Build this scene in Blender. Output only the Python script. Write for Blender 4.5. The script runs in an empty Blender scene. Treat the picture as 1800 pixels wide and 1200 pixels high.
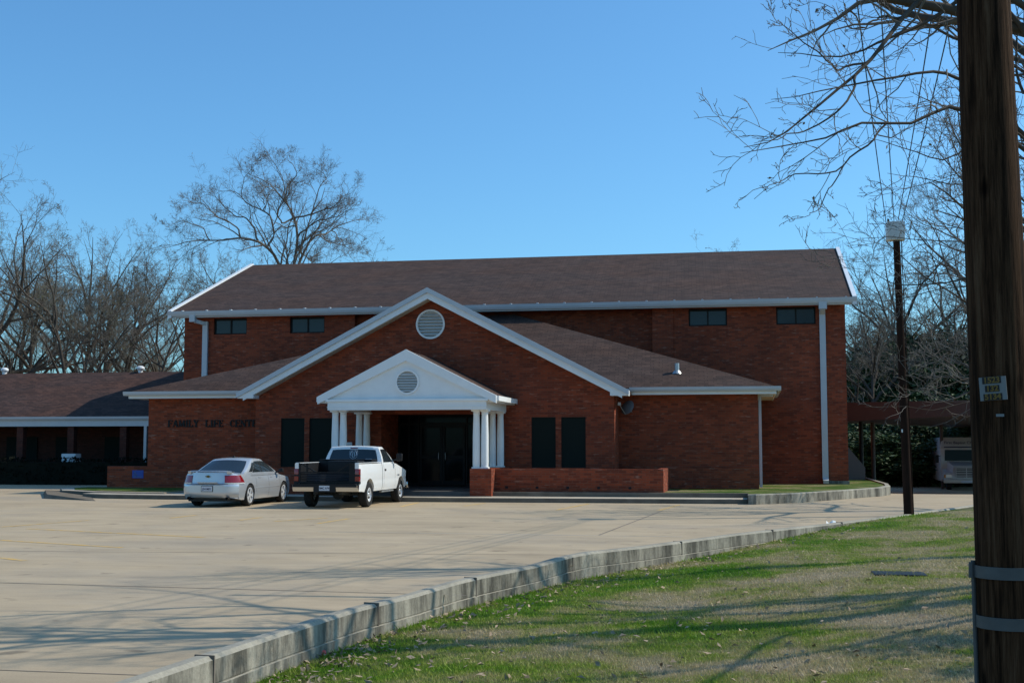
import bpy, math, random
import numpy as np
from mathutils import Vector, Matrix

# ------------------------------------------------------------------ camera, world, sun, exposure
S = bpy.context.scene
COL = S.collection
EYE = 1.85
cam_d = bpy.data.cameras.new("camera"); cam = bpy.data.objects.new("camera", cam_d); COL.objects.link(cam)
cam.location = (0, 0, EYE)
cam.rotation_euler = (math.radians(90 + 4.755), 0, math.radians(10.8))
cam_d.sensor_width = 36; cam_d.lens = 44.0; cam_d.clip_start = 0.1; cam_d.clip_end = 4000
S.camera = cam
SUN_EL, SUN_AZ = math.radians(42.5), math.radians(69)      # azimuth clockwise from +Y
W = bpy.data.worlds.new("World"); S.world = W; W.use_nodes = True
nt = W.node_tree; nt.nodes.clear()
sky = nt.nodes.new("ShaderNodeTexSky"); sky.sky_type = 'NISHITA'; sky.sun_disc = False
sky.sun_elevation = SUN_EL; sky.sun_rotation = SUN_AZ; sky.air_density = 1.0; sky.dust_density = 1.1; sky.ozone_density = 2.6
bg = nt.nodes.new("ShaderNodeBackground"); bg.inputs[1].default_value = 0.15
wo = nt.nodes.new("ShaderNodeOutputWorld")
tint = nt.nodes.new("ShaderNodeMix"); tint.data_type = 'RGBA'; tint.blend_type = 'MULTIPLY'; tint.inputs[0].default_value = 1; tint.inputs[7].default_value = (.56, .98, 1.20, 1)
nt.links.new(sky.outputs[0], tint.inputs[6]); nt.links.new(tint.outputs[2], bg.inputs[0]); nt.links.new(bg.outputs[0], wo.inputs[0])
sd = bpy.data.lights.new("sun", 'SUN'); sun = bpy.data.objects.new("sun", sd); COL.objects.link(sun)
sd.energy = 4.0; sd.angle = math.radians(0.5); sd.color = (1.0, 0.925, 0.79)
sv = Vector((math.sin(SUN_AZ) * math.cos(SUN_EL), math.cos(SUN_AZ) * math.cos(SUN_EL), math.sin(SUN_EL)))
sun.rotation_euler = sv.to_track_quat('Z', 'Y').to_euler(); sun.location = (40, 20, 60)
S.view_settings.view_transform = 'Standard'; S.view_settings.look = 'None'
S.view_settings.exposure = 0.0; S.view_settings.gamma = 1.0
S.render.resolution_x = 1024; S.render.resolution_y = 682

# ------------------------------------------------------------------ survey helper: a bearing seen in the photo to a point in the place
_F, _A, _P = 2200., math.radians(10.8), math.atan(183 / 2200.)
_R = np.array([math.cos(_A), math.sin(_A), 0]); _FH = np.array([-math.sin(_A), math.cos(_A), 0]); _Z = np.array([0, 0, 1.])
_FW = _FH * math.cos(_P) + _Z * math.sin(_P); _U = -_FH * math.sin(_P) + _Z * math.cos(_P); _C = np.array([0, 0, EYE])
def _ray(x, y): return _FW * _F + _R * (x - 900) + _U * (600 - y)
def atZ(x, y, z): d = _ray(x, y); return _C + d * ((z - EYE) / d[2])
def atY(x, y, Y): d = _ray(x, y); return _C + d * (Y / d[1])
def atD(x, y, D): return _C + _ray(x, y) * (D / _F)
def camxy(X, D): p = _R * X + _FH * D; return float(p[0]), float(p[1])

# ------------------------------------------------------------------ object helpers
def tag(o, label=None, cat=None, group=None, kind=None):
    if label: o["label"] = label
    if cat: o["category"] = cat
    if group: o["group"] = group
    if kind: o["kind"] = kind
    return o
def thing(name, label, cat, loc=(0, 0, 0), rz=0, group=None):
    o = bpy.data.objects.new(name, None); COL.objects.link(o); o.location = loc; o.rotation_euler = (0, 0, rz)
    o.empty_display_size = 0.3
    return tag(o, label, cat, group)
def copy_tree(o, parent=None):
    c = o.copy(); COL.objects.link(c)
    if parent is not None: c.parent = parent
    for ch in list(o.children):
        copy_tree(ch, c)
    return c

class MB:
    def __init__(s): s.v = []; s.f = []
    def add(s, vs, fs):
        n = len(s.v); s.v += [tuple(map(float, p)) for p in vs]; s.f += [tuple(i + n for i in f) for f in fs]; return s
    def box(s, x0, x1, y0, y1, z0, z1):
        return s.add([(x0, y0, z0), (x1, y0, z0), (x1, y1, z0), (x0, y1, z0), (x0, y0, z1), (x1, y0, z1), (x1, y1, z1), (x0, y1, z1)],
                     [(3, 2, 1, 0), (4, 5, 6, 7), (0, 1, 5, 4), (1, 2, 6, 5), (2, 3, 7, 6), (3, 0, 4, 7)])
    def hexa(s, b, t):        # two quads, bottom and top
        return s.add(list(b) + list(t), [(3, 2, 1, 0), (4, 5, 6, 7), (0, 1, 5, 4), (1, 2, 6, 5), (2, 3, 7, 6), (3, 0, 4, 7)])
    def prism(s, poly, d):    # extrude planar polygon by vector d
        n = len(poly); d = np.array(d, float); a = [np.array(p, float) for p in poly]; b = [p + d for p in a]
        return s.add(a + b, [tuple(range(n))[::-1], tuple(range(n, 2 * n))] + [(i, (i + 1) % n, (i + 1) % n + n, i + n) for i in range(n)])
    def bar(s, p, q, w, h, up=(0, 0, 1)):
        p = np.array(p, float); q = np.array(q, float); t = q - p; t /= np.linalg.norm(t)
        a = np.cross(t, up); 
        if np.linalg.norm(a) < 1e-6: a = np.array([1., 0, 0])
        a /= np.linalg.norm(a); b = np.cross(a, t)
        c = [(-1, -1), (1, -1), (1, 1), (-1, 1)]
        return s.hexa([p + a * i * w / 2 + b * j * h / 2 for i, j in c], [q + a * i * w / 2 + b * j * h / 2 for i, j in c])
    def tube(s, pts, rad, n=8, caps=True):
        pts = [np.array(p, float) for p in pts]; K = len(pts)
        if not hasattr(rad, '__len__'): rad = [rad] * K
        vs = []; ref = None
        for i, p in enumerate(pts):
            t = pts[min(i + 1, K - 1)] - pts[max(i - 1, 0)]; t /= np.linalg.norm(t)
            if ref is None: ref = np.array([0, 0, 1.]) if abs(t[2]) < .9 else np.array([1., 0, 0])
            a = np.cross(t, ref); a /= np.linalg.norm(a); b = np.cross(t, a); ref = np.cross(a, t)
            for k in range(n):
                an = 2 * math.pi * k / n; vs.append(p + rad[i] * (a * math.cos(an) + b * math.sin(an)))
        fs = [(i * n + k, i * n + (k + 1) % n, (i + 1) * n + (k + 1) % n, (i + 1) * n + k) for i in range(K - 1) for k in range(n)]
        if caps: fs += [tuple(range(n))[::-1], tuple(range((K - 1) * n, K * n))]
        return s.add(vs, fs)
    def lathe(s, prof, c=(0, 0, 0), axis='z', n=24, closed=False):
        vs = []; K = len(prof)
        for r, h in prof:
            for k in range(n):
                a = 2 * math.pi * k / n; x, y = r * math.cos(a), r * math.sin(a)
                vs.append({'z': (x, y, h), 'x': (h, x, y), 'y': (x, h, y)}[axis])
        fs = [(i * n + k, i * n + (k + 1) % n, (i + 1) * n + (k + 1) % n, (i + 1) * n + k) for i in range(K - 1) for k in range(n)]
        if closed: fs += [((K - 1) * n + k, (K - 1) * n + (k + 1) % n, (k + 1) % n, k) for k in range(n)]
        else: fs += [tuple(range(n))[::-1], tuple(range((K - 1) * n, K * n))]
        return s.add([(x + c[0], y + c[1], z + c[2]) for x, y, z in vs], fs)
    def build(s, name, m, parent=None, smooth=False, angle=35, bevel=0, wrt=True):
        me = bpy.data.meshes.new(name); me.from_pydata(s.v, [], s.f); me.update()
        import bmesh
        bm = bmesh.new(); bm.from_mesh(me); bmesh.ops.recalc_face_normals(bm, faces=bm.faces)
        if bevel: bmesh.ops.bevel(bm, geom=[e for e in bm.edges if len(e.link_faces) == 2 and e.calc_face_angle() > .6], offset=bevel, segments=2, affect='EDGES', profile=.6)
        bm.to_mesh(me); bm.free()
        me.materials.append(m)
        if smooth or bevel: me.shade_smooth(); me.set_sharp_from_angle(angle=math.radians(angle))
        return link(name, me, parent, wrt)
def link(name, me, parent=None, wrt=True):
    o = bpy.data.objects.new(name, me); COL.objects.link(o)
    if parent is not None:
        o.parent = parent
        if wrt:                                 # built in place coordinates: undo the parent's own place
            root = parent
            while root.parent: root = root.parent
            if parent is root: o.matrix_parent_inverse = Matrix.Translation(-Vector(root.location))
    return o
def npmesh(name, V, Q, mats, midx=None, smooth=True):
    """numpy arrays -> mesh; Q (n,k)"""
    me = bpy.data.meshes.new(name); V = np.asarray(V, np.float32); Q = np.asarray(Q, np.int32); k = Q.shape[1]
    me.vertices.add(len(V)); me.vertices.foreach_set("co", V.ravel())
    me.loops.add(Q.size); me.loops.foreach_set("vertex_index", Q.ravel())
    me.polygons.add(len(Q)); me.polygons.foreach_set("loop_start", np.arange(0, Q.size, k, dtype=np.int32))
    for m in mats: me.materials.append(m)
    if midx is not None: me.polygons.foreach_set("material_index", np.asarray(midx, np.int32))
    me.polygons.foreach_set("use_smooth", np.full(len(Q), smooth))
    me.update(calc_edges=True)
    return me
def text(s, size, m, name, parent, M, depth=.004, bold=0):
    cu = bpy.data.curves.new(name, 'FONT'); cu.body = s; cu.size = size; cu.align_x = 'CENTER'; cu.align_y = 'CENTER'; cu.extrude = depth; cu.offset = bold
    t = bpy.data.objects.new("t", cu); COL.objects.link(t)
    dg = bpy.context.evaluated_depsgraph_get(); me = bpy.data.meshes.new_from_object(t.evaluated_get(dg)); bpy.data.objects.remove(t)
    me.transform(M); me.materials.clear(); me.materials.append(m)
    return link(name, me, parent, wrt=False)

# ------------------------------------------------------------------ materials
def mat(name, col=(.5, .5, .5), rough=.6, metal=0, spec=.5, coat=0):
    m = bpy.data.materials.new(name); m.use_nodes = True; b = m.node_tree.nodes["Principled BSDF"]
    b.inputs["Base Color"].default_value = (*col, 1); b.inputs["Roughness"].default_value = rough; b.inputs["Metallic"].default_value = metal
    b.inputs["Specular IOR Level"].default_value = spec
    if coat: b.inputs["Coat Weight"].default_value = coat; b.inputs["Coat Roughness"].default_value = .03
    return m
class NT:
    def __init__(s, m): s.m = m; s.t = m.node_tree; s.b = s.t.nodes["Principled BSDF"]
    def n(s, ty, **kw):
        x = s.t.nodes.new("ShaderNode" + ty)
        for k, v in kw.items(): setattr(x, k, v)
        return x
    def l(s, a, b): s.t.links.new(a, b)
    def coord(s): return s.n("TexCoord").outputs["Object"]
    def noise(s, vec, scale, detail=4, rough=.6, mapscale=None):
        if mapscale: 
            mp = s.n("Mapping"); mp.inputs["Scale"].default_value = mapscale; s.l(vec, mp.inputs[0]); vec = mp.outputs[0]
        x = s.n("TexNoise"); x.inputs["Scale"].default_value = scale; x.inputs["Detail"].default_value = detail; x.inputs["Roughness"].default_value = rough
        s.l(vec, x.inputs["Vector"]); return x.outputs["Fac"]
    def ramp(s, fac, stops):
        r = s.n("ValToRGB"); e = r.color_ramp.elements
        while len(e) < len(stops): e.new(.5)
        for i, (p, c) in enumerate(stops):
            e[i].position = p; e[i].color = (*c, 1) if len(c) == 3 else c
        s.l(fac, r.inputs[0]); return r.outputs[0]
    def mix(s, a, b, fac, mode='MIX'):
        x = s.n("Mix", data_type='RGBA', blend_type=mode)
        for v, i in ((a, 6), (b, 7)):
            if isinstance(v, tuple): x.inputs[i].default_value = (*v, 1)
            else: s.l(v, x.inputs[i])
        if isinstance(fac, (int, float)): x.inputs[0].default_value = fac
        else: s.l(fac, x.inputs[0])
        return x.outputs[2]
    def math(s, op, a, b=None):
        x = s.n("Math", operation=op)
        for i, v in enumerate((a, b)):
            if v is None: continue
            if isinstance(v, (int, float)): x.inputs[i].default_value = v
            else: s.l(v, x.inputs[i])
        return x.outputs[0]
    def col(s, c): s.l(c, s.b.inputs["Base Color"])
    def bump(s, h, dist=.01, st=.5):
        x = s.n("Bump"); x.inputs["Distance"].default_value = dist; x.inputs["Strength"].default_value = st; s.l(h, x.inputs["Height"]); s.l(x.outputs[0], s.b.inputs["Normal"])

G01 = ((0.0, (0, 0, 0)), (1.0, (1, 1, 1)))
def gray(a): return (a, a, a)

def brick_mat(name, c1, c2, c3, mortar):
    m = mat(name, rough=.85, spec=.25); t = NT(m); c = t.coord()
    sp = t.n("SeparateXYZ"); t.l(c, sp.inputs[0])
    u = t.math('ADD', sp.outputs[0], sp.outputs[1]); cb = t.n("CombineXYZ"); t.l(u, cb.inputs[0]); t.l(sp.outputs[2], cb.inputs[1])
    bk = t.n("TexBrick"); bk.offset = .5; t.l(cb.outputs[0], bk.inputs["Vector"])
    bk.inputs["Color1"].default_value = (*c1, 1); bk.inputs["Color2"].default_value = (*c2, 1); bk.inputs["Mortar"].default_value = (*mortar, 1)
    bk.inputs["Scale"].default_value = 1; bk.inputs["Mortar Size"].default_value = .006; bk.inputs["Brick Width"].default_value = .26; bk.inputs["Row Height"].default_value = .085
    bk.inputs["Bias"].default_value = -.1
    # pale lime-washed bricks, streaked along the courses
    mp = t.n("Mapping"); mp.inputs["Scale"].default_value = (2.2, 11.8, 1); t.l(cb.outputs[0], mp.inputs[0])
    wn = t.noise(mp.outputs[0], 1.0, 2, .7)
    f = t.ramp(wn, ((.60, (0, 0, 0)), (.72, gray(.8))))
    col = t.mix(bk.outputs[0], c3, f)
    big = t.ramp(t.noise(c, .35, 5, .65), ((.3, gray(.72)), (.7, gray(1.12))))
    col = t.mix(col, big, 1.0, 'MULTIPLY'); t.col(col)
    t.bump(bk.outputs["Fac"], .01, -.5)
    return m
M = {}
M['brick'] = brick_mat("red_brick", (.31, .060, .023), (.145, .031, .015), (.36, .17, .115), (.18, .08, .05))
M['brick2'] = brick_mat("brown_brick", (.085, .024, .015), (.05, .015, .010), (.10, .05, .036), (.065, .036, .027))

def shingle(name, ca, cb_):
    m = mat(name, rough=.9, spec=.2); t = NT(m); c = t.coord(); sp = t.n("SeparateXYZ"); t.l(c, sp.inputs[0])
    rows = t.math('ADD', t.math('MULTIPLY', sp.outputs[1], .9), sp.outputs[2])
    cbn = t.n("CombineXYZ"); t.l(t.math('ADD', sp.outputs[0], t.math('MULTIPLY', sp.outputs[2], .13)), cbn.inputs[0]); t.l(rows, cbn.inputs[1])
    bk = t.n("TexBrick"); bk.offset = .37; t.l(cbn.outputs[0], bk.inputs["Vector"])
    bk.inputs["Color1"].default_value = (*ca, 1); bk.inputs["Color2"].default_value = (*cb_, 1); bk.inputs["Mortar"].default_value = (*[q * .55 for q in cb_], 1)
    bk.inputs["Scale"].default_value = 1; bk.inputs["Mortar Size"].default_value = .009; bk.inputs["Brick Width"].default_value = .33; bk.inputs["Row Height"].default_value = .2
    n1 = t.ramp(t.noise(c, .8, 6, .7, (1, 2.2, 2.2)), ((.3, gray(.74)), (.7, gray(1.25))))
    n2 = t.ramp(t.noise(c, 9, 3, .7), ((.3, gray(.8)), (.7, gray(1.2))))
    st = t.ramp(t.noise(c, 1.0, 3, .6, (.25, .5, .5)), ((.4, (.95, .97, 1.03)), (.65, (1.1, .98, .92))))
    t.col(t.mix(t.mix(t.mix(bk.outputs[0], n1, 1., 'MULTIPLY'), n2, 1., 'MULTIPLY'), st, 1., 'MULTIPLY')); t.bump(bk.outputs["Fac"], .01, -.4)
    return m
M['shingle'] = shingle("brown_shingle", (.078, .049, .038), (.050, .032, .026))
M['shingle2'] = shingle("dark_shingle", (.085, .047, .036), (.045, .027, .022))

def noisy(name, col, amp=.25, scale=3, rough=.6, metal=0, spec=.5, bump=0, ms=None, coat=0):
    m = mat(name, col, rough, metal, spec, coat); t = NT(m)
    n = t.noise(t.coord(), scale, 5, .65, ms)
    t.col(t.mix(col, t.ramp(n, ((.25, gray(1 - amp)), (.75, gray(1 + amp)))), 1., 'MULTIPLY'))
    if bump: t.bump(n, bump, .6)
    return m
M['white'] = noisy("white_paint", (.78, .78, .76), .06, 1.5, .45)
M['white_metal'] = noisy("white_metal_trim", (.76, .77, .77), .05, 2, .35)
M['cream'] = noisy("cream_soffit", (.62, .56, .45), .08, 2, .6)
M['gutter'] = noisy("gutter_enamel", (.50, .52, .535), .07, 1.2, .38)
M['glass'] = mat("dark_tinted_glass", (.008, .010, .011), .08, 0, .10)
M['upper_glass'] = mat('upper_window_glass', (.022, .030, .036), .08, 0, .3)
M['screen'] = noisy("solar_screen", (.012, .017, .014), .2, 30, .85, spec=.15)
M['frame'] = mat("bronze_frame", (.010, .009, .008), .5, 0, .2)
M['black'] = noisy("black_metal", (.008, .008, .009), .2, 8, .5, spec=.25)
M['louver'] = noisy("louver_paint", (.60, .60, .58), .05, 3, .5)
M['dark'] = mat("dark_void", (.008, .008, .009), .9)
M['steel'] = noisy("galvanised_steel", (.42, .44, .45), .15, 6, .42, .7)
M['tile'] = noisy("porch_tile", (.09, .085, .08), .2, 4, .6)
M['soil'] = noisy("planter_soil", (.05, .035, .025), .4, 6, .95)
M['sheet_brown'] = noisy("brown_sheet_metal", (.048, .028, .022), .15, 1.5, .55)

def concrete_lot():
    m = mat("lot_concrete", rough=.85, spec=.25); t = NT(m); c = t.coord()
    a = t.ramp(t.noise(c, .16, 6, .6), ((.3, (.355, .275, .178)), (.5, (.425, .33, .215)), (.60, (.375, .30, .208)), (.75, (.29, .24, .178))))
    b = t.ramp(t.noise(c, 1.4, 7, .7, (.35, 1.0, 1)), ((.3, gray(.84)), (.7, gray(1.12))))
    g = t.ramp(t.noise(c, 60, 2, .6), ((.3, gray(.9)), (.7, gray(1.08))))
    st = t.ramp(t.noise(c, .55, 4, .6, (.5, 1, 1)), ((.60, gray(1)), (.78, gray(.74))))
    oil = t.ramp(t.noise(c, 1.9, 3, .5), ((.65, gray(1)), (.73, gray(.6))))
    x = t.mix(t.mix(t.mix(t.mix(a, b, 1., 'MULTIPLY'), g, 1., 'MULTIPLY'), st, 1., 'MULTIPLY'), oil, 1., 'MULTIPLY')
    t.col(x); t.bump(t.noise(c, 90, 3), .004, .4); return m
M['lot'] = concrete_lot()
def concrete_kerb():
    m = mat("kerb_concrete", rough=.9, spec=.2); t = NT(m); c = t.coord()
    a = t.ramp(t.noise(c, .7, 5, .6), ((.3, (.25, .23, .185)), (.7, (.40, .365, .29))))
    streak = t.ramp(t.noise(c, 2.2, 5, .75, (1, 1, .22)), ((.38, gray(1)), (.60, gray(.25))))
    sp = t.n("SeparateXYZ"); t.l(c, sp.inputs[0])
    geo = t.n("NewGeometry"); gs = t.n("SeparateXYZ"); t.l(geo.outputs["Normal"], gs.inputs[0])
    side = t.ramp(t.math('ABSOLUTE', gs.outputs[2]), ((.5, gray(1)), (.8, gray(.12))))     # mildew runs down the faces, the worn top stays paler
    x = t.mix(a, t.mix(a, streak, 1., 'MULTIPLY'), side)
    f = t.ramp(t.noise(c, 26, 4, .7), ((.3, gray(.82)), (.7, gray(1.12))))
    t.col(t.mix(x, f, 1., 'MULTIPLY')); t.bump(t.noise(c, 30, 5), .012, .5); return m
M['kerb'] = concrete_kerb()
M['kerb_dark'] = noisy("shade_dark_kerb", (.15, .125, .095), .35, 1.6, .95, spec=.15)  # shade of the upright kerb faces put into the colour; ramp shares it
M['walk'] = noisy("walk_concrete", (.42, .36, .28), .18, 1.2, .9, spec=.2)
M['yellow'] = None
def yellow():
    m = mat("worn_yellow_paint", rough=.8); t = NT(m); c = t.coord()
    n = t.ramp(t.noise(c, 5, 6, .75), ((.40, (0, 0, 0)), (.6, (1, 1, 1))))
    t.col(t.mix((.62, .36, .055), (.44, .335, .20), n)); return m
M['yellow'] = yellow()
M['joint'] = noisy("joint_filler", (.16, .13, .10), .3, 4, .9)
M['pale_joint'] = noisy("pale_sealant", (.50, .45, .38), .15, 4, .9)

def lawn_colour(t, c):
    n1 = t.noise(c, .42, 5, .62); n2 = t.noise(c, 2.6, 4, .7)
    mixn = t.math('ADD', t.math('MULTIPLY', n1, .72), t.math('MULTIPLY', n2, .28))
    sp = t.n("SeparateXYZ"); t.l(c, sp.inputs[0])          # thicker green along the kerb, worn thatch out in the lawn
    d = t.math('SUBTRACT', t.math('ADD', sp.outputs[0], 8.6), t.math('MULTIPLY', sp.outputs[1], .368))
    cl = t.n("Clamp"); t.l(t.math('DIVIDE', d, 5.0), cl.inputs[0]); mixn = t.math('ADD', mixn, t.math('SUBTRACT', t.math('MULTIPLY', cl.outputs[0], .085), .035))
    return mixn
def lawn():
    m = mat("lawn_soil_and_thatch", rough=.95, spec=.1); t = NT(m); c = t.coord(); k = lawn_colour(t, c)
    a = t.ramp(k, ((.40, (.05, .10, .012)), (.47, (.11, .14, .03)), (.53, (.21, .185, .09)), (.62, (.30, .25, .16))))
    f = t.ramp(t.noise(c, 22, 5, .75), ((.3, gray(.45)), (.7, gray(1.35))))
    t.col(t.mix(a, f, 1., 'MULTIPLY')); t.bump(t.noise(c, 35, 5, .7), .03, .8); return m
M['lawn'] = lawn()
def blade():
    m = mat("grass_blade", rough=.6, spec=.25); t = NT(m); c = t.coord(); k = lawn_colour(t, c)
    w = t.noise(c, 130, 1, .5)
    kk = t.math('ADD', k, t.math('MULTIPLY', t.math('SUBTRACT', w, .5), .22))
    a = t.ramp(kk, ((.38, (.13, .28, .012)), (.46, (.27, .34, .04)), (.53, (.43, .36, .17)), (.62, (.52, .42, .29))))
    t.col(a)
    tr = t.n("BsdfTranslucent"); t.l(a, tr.inputs[0]); mx = t.n("MixShader"); mx.inputs[0].default_value = .3
    out = [n for n in t.t.nodes if n.type == 'OUTPUT_MATERIAL'][0]
    t.l(t.b.outputs[0], mx.inputs[1]); t.l(tr.outputs[0], mx.inputs[2]); t.l(mx.outputs[0], out.inputs[0]); return m
M['blade'] = blade()
M['ground'] = noisy("rough_ground", (.10, .085, .045), .4, .5, .95, spec=.1)
M['bark'] = noisy("bark", (.085, .068, .054), .35, 3, .95, spec=.1, bump=.02, ms=(1, 1, .25))
M['bark_pale'] = noisy("pale_bark", (.17, .145, .12), .35, 2, .95, spec=.1, bump=.02, ms=(1, 1, .3))
M['twig'] = noisy("twig_bark", (.17, .15, .13), .3, 2, .9, spec=.2)
M['twig_tan'] = noisy("twig_bark_tan", (.18, .16, .13), .3, 2, .9, spec=.2)
M['bud'] = noisy("tan_old_leaf", (.16, .115, .05), .4, .6, .8)
M['bud_green'] = noisy("olive_bud", (.15, .15, .05), .4, .6, .8)
M['ever'] = noisy("evergreen_leaf", (.030, .060, .017), .5, .9, .6, spec=.3)
M['hedge'] = noisy("hedge_leaf", (.006, .008, .005), .5, 2, .8, spec=.1)
M['leaf'] = noisy("dry_leaf", (.36, .26, .17), .55, 3, .8)
def wood():
    m = mat("creosoted_wood", rough=.9, spec=.05); t = NT(m); c = t.coord()
    g = t.noise(c, 9, 7, .78, (3.0, 3.0, .13)); a = t.ramp(g, ((.32, (.004, .003, .002)), (.43, (.022, .012, .007)), (.55, (.062, .033, .018)), (.72, (.12, .074, .045))))
    k = t.n("TexVoronoi"); k.inputs["Scale"].default_value = 1; mp = t.n("Mapping"); mp.inputs["Scale"].default_value = (4.5, 4.5, 1.6); t.l(c, mp.inputs[0]); t.l(mp.outputs[0], k.inputs[0])
    kn = t.ramp(k.outputs["Distance"], ((.05, gray(.25)), (.13, gray(1))))
    t.col(t.mix(a, kn, 1., 'MULTIPLY')); t.bump(g, .02, .9); return m
M['pole'] = wood()
M['pole2'] = noisy("dark_pole_wood", (.026, .014, .010), .4, 6, .9, ms=(1, 1, .15), spec=.06)
M['band'] = noisy("dull_band_metal", (.065, .072, .074), .25, 7, .6, .1)
# vehicles
M['silver'] = mat("silver_car_paint", (.54, .56, .58), .30, .5, .5, .7)
M['vwhite'] = mat("white_car_paint", (.80, .80, .79), .3, 0, .5, .8)
M['chrome'] = mat("chrome", (.60, .60, .61), .10, 1)
M['rubber'] = noisy("tyre_rubber", (.022, .021, .02), .2, 20, .85, spec=.2)
M['alloy'] = mat("alloy_wheel", (.78, .79, .80), .35, .5)
M['red_lens'] = mat("red_lens", (.22, .004, .006), .15, 0, .6, .5)
M['clear_lens'] = mat("clear_lens", (.62, .62, .62), .15, .2, .6)
M['plastic'] = mat("black_plastic", (.010, .010, .011), .55, 0, .3)
M['seam'] = mat("panel_gap", (.03, .03, .03), .8)
M['plate'] = mat("plate_white", (.55, .56, .60), .4)
M['ink'] = mat("plate_ink", (.03, .035, .08), .6)
M['vglass'] = mat("car_glass", (.018, .024, .027), .03, 0, .7)
M['decal'] = mat("pale_decal", (.30, .36, .42), .5)
M['bus'] = noisy("bus_paint", (.50, .49, .475), .06, 2, .35, coat=.4)
M['amber'] = mat("amber_lens", (.5, .18, .03), .2)
M['sign_blue'] = mat("sign_blue", (.012, .06, .32), .45)
M['sign_white'] = mat("sign_white", (.16, .18, .185), .7)
M['gold'] = mat("tag_yellow", (.15, .095, .012), .7)
M['dish'] = noisy('dull_dish_grey', (.13, .14, .145), .15, 5, .6)
M['grey_box'] = noisy("grey_enamel", (.62, .64, .63), .12, 4, .5)
M['redcan'] = mat("red_can", (.5, .03, .03), .35)
M['paper'] = mat("white_paper", (.75, .75, .72), .8)

# ------------------------------------------------------------------ ground, lot, kerbs
KX = [(-60, -4.7), (0, -4.62), (8.76, -4.5), (11.07, -4.35), (13.19, -4.15), (15.76, -3.75), (19.42, -2.81), (22.4, -1.6), (25.43, -.26), (29.35, 1.6), (33.95, 3.86), (40.04, 6.64), (47, 10.0), (58, 15.2), (70, 20.5), (84, 26.0), (400, 160)]
def kx(y): return float(np.interp(y, [a for a, b in KX], [b for a, b in KX]))
def sm(a, b, x):
    t = min(1, max(0, (x - a) / (b - a))); return t * t * (3 - 2 * t)
def lotz(x, y):       # the drive falls away to the right of the gym
    return -.62 * sm(46, 72, y) * sm(-6, 8, x + .0 * y)
def kerbtop(y): return .12 * (1 - .45 * sm(24, 34, y)) + lotz(10, y)
def lawnz(x, y):
    d = max(0, x - kx(y)) * .9
    base = -.24 + .28 * sm(22, 33, y)
    z = base + .055 * min(d, 9) - .0 * d
    z += .03 * math.sin(x * .9 + y * .35) * sm(.2, 2, d) + .02 * math.sin(x * 2.3 - y * 1.1) * sm(.2, 2, d)
    return z + lotz(10, y)
def gz(x, y):
    k = kx(y)
    if x > k - 1.2: return lawnz(x, y) if x > k + .03 else min(lawnz(k, y), lotz(x, y) - .06)
    return -.12 + lotz(x, y) if y < 100 else -.12 - .6 * sm(-6, 8, x)
def axis(lo, hi, fine_lo, fine_hi, step, far=40):
    a = list(np.arange(fine_lo, fine_hi, step)); x = fine_lo; s = step
    left = []
    while x > lo: s *= 1.35; x -= s; left.append(x)
    x = fine_hi; s = step; r = []
    while x < hi: r.append(x); s *= 1.35; x += s
    r.append(x); return left[::-1] + a + r
xs = axis(-1500, 1500, -8, 16, .4); ys = axis(-300, 2500, 2, 46, .4)
V = np.array([(x, y, gz(x, y)) for y in ys for x in xs]); nx = len(xs)
Q = [(j * nx + i, j * nx + i + 1, (j + 1) * nx + i + 1, (j + 1) * nx + i) for j in range(len(ys) - 1) for i in range(nx - 1)]
yc = [(ys[j]) for j in range(len(ys) - 1) for i in range(nx - 1)]; xc = [xs[i] for j in range(len(ys) - 1) for i in range(nx - 1)]
mi = [0 if (-9 < x < 40 and -5 < y < 60) else 1 for x, y in zip(xc, yc)]
g = link("ground", npmesh("ground", V, Q, [M['lawn'], M['ground']], mi)); tag(g, kind="structure")
# parking lot sheet
yy = list(np.arange(-40, 47, 1.0)) + list(np.arange(47, 92, 1.5)); b = MB()
rows = []
for y in yy:
    k = kx(y); xr = [-90, -60, -40, -30, -24, -18, -12, -8] + list(np.linspace(-6, k, 14)); rows.append([(x, y, lotz(x, y)) for x in xr])
n = len(rows[0]); b.add([p for r in rows for p in r], [(j * n + i, j * n + i + 1, (j + 1) * n + i + 1, (j + 1) * n + i) for j in range(len(rows) - 1) for i in range(n - 1)])
lot = b.build("parking_lot", M['lot']); tag(lot, kind="structure")
def strip(p, q, w, name, m, z=.004):
    a = np.array([p[0], p[1], 0]); c = np.array([q[0], q[1], 0]); t = (c - a) / np.linalg.norm(c - a); s = np.array([-t[1], t[0], 0]) * w / 2
    K = max(2, int(np.linalg.norm(c - a))); vs = []
    for i in range(K + 1):
        e = a + (c - a) * i / K
        for sg in (-1, 1):
            v = e + s * sg; vs.append((v[0], v[1], lotz(v[0], v[1]) + z))
    MB().add(vs, [(2 * i, 2 * i + 1, 2 * i + 3, 2 * i + 2) for i in range(K)]).build(name, m, lot)
for a in ((0, 926, 156, 914), (50, 929, 358, 944), (0, 949, 214, 962), (0, 980, 43, 985), (420, 914, 459, 909), (482, 916, 575, 910), (556, 920, 614, 911),
          (978, 896, 1035, 885), (1157, 897, 1193, 887), (815, 889, 852, 884), (300, 910, 345, 905), (705, 890, 735, 883)):
    strip(atZ(a[0], a[1], 0), atZ(a[2], a[3], 0), .13, "stripe", M['yellow'])
strip(atZ(-400, 1013, 0), atZ(820, 1046, 0), .03, "joint", M['joint'], .003)
strip(atZ(560, 934, 0), atZ(1200, 943, 0), .05, "joint", M['pale_joint'], .003)
strip(atZ(1053, 940, 0), atZ(1165, 897, 0), .04, "joint", M['joint'], .003)
strip(atZ(-300, 966, 0), atZ(1000, 975, 0), .025, "joint", M['joint'], .003)
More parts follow.
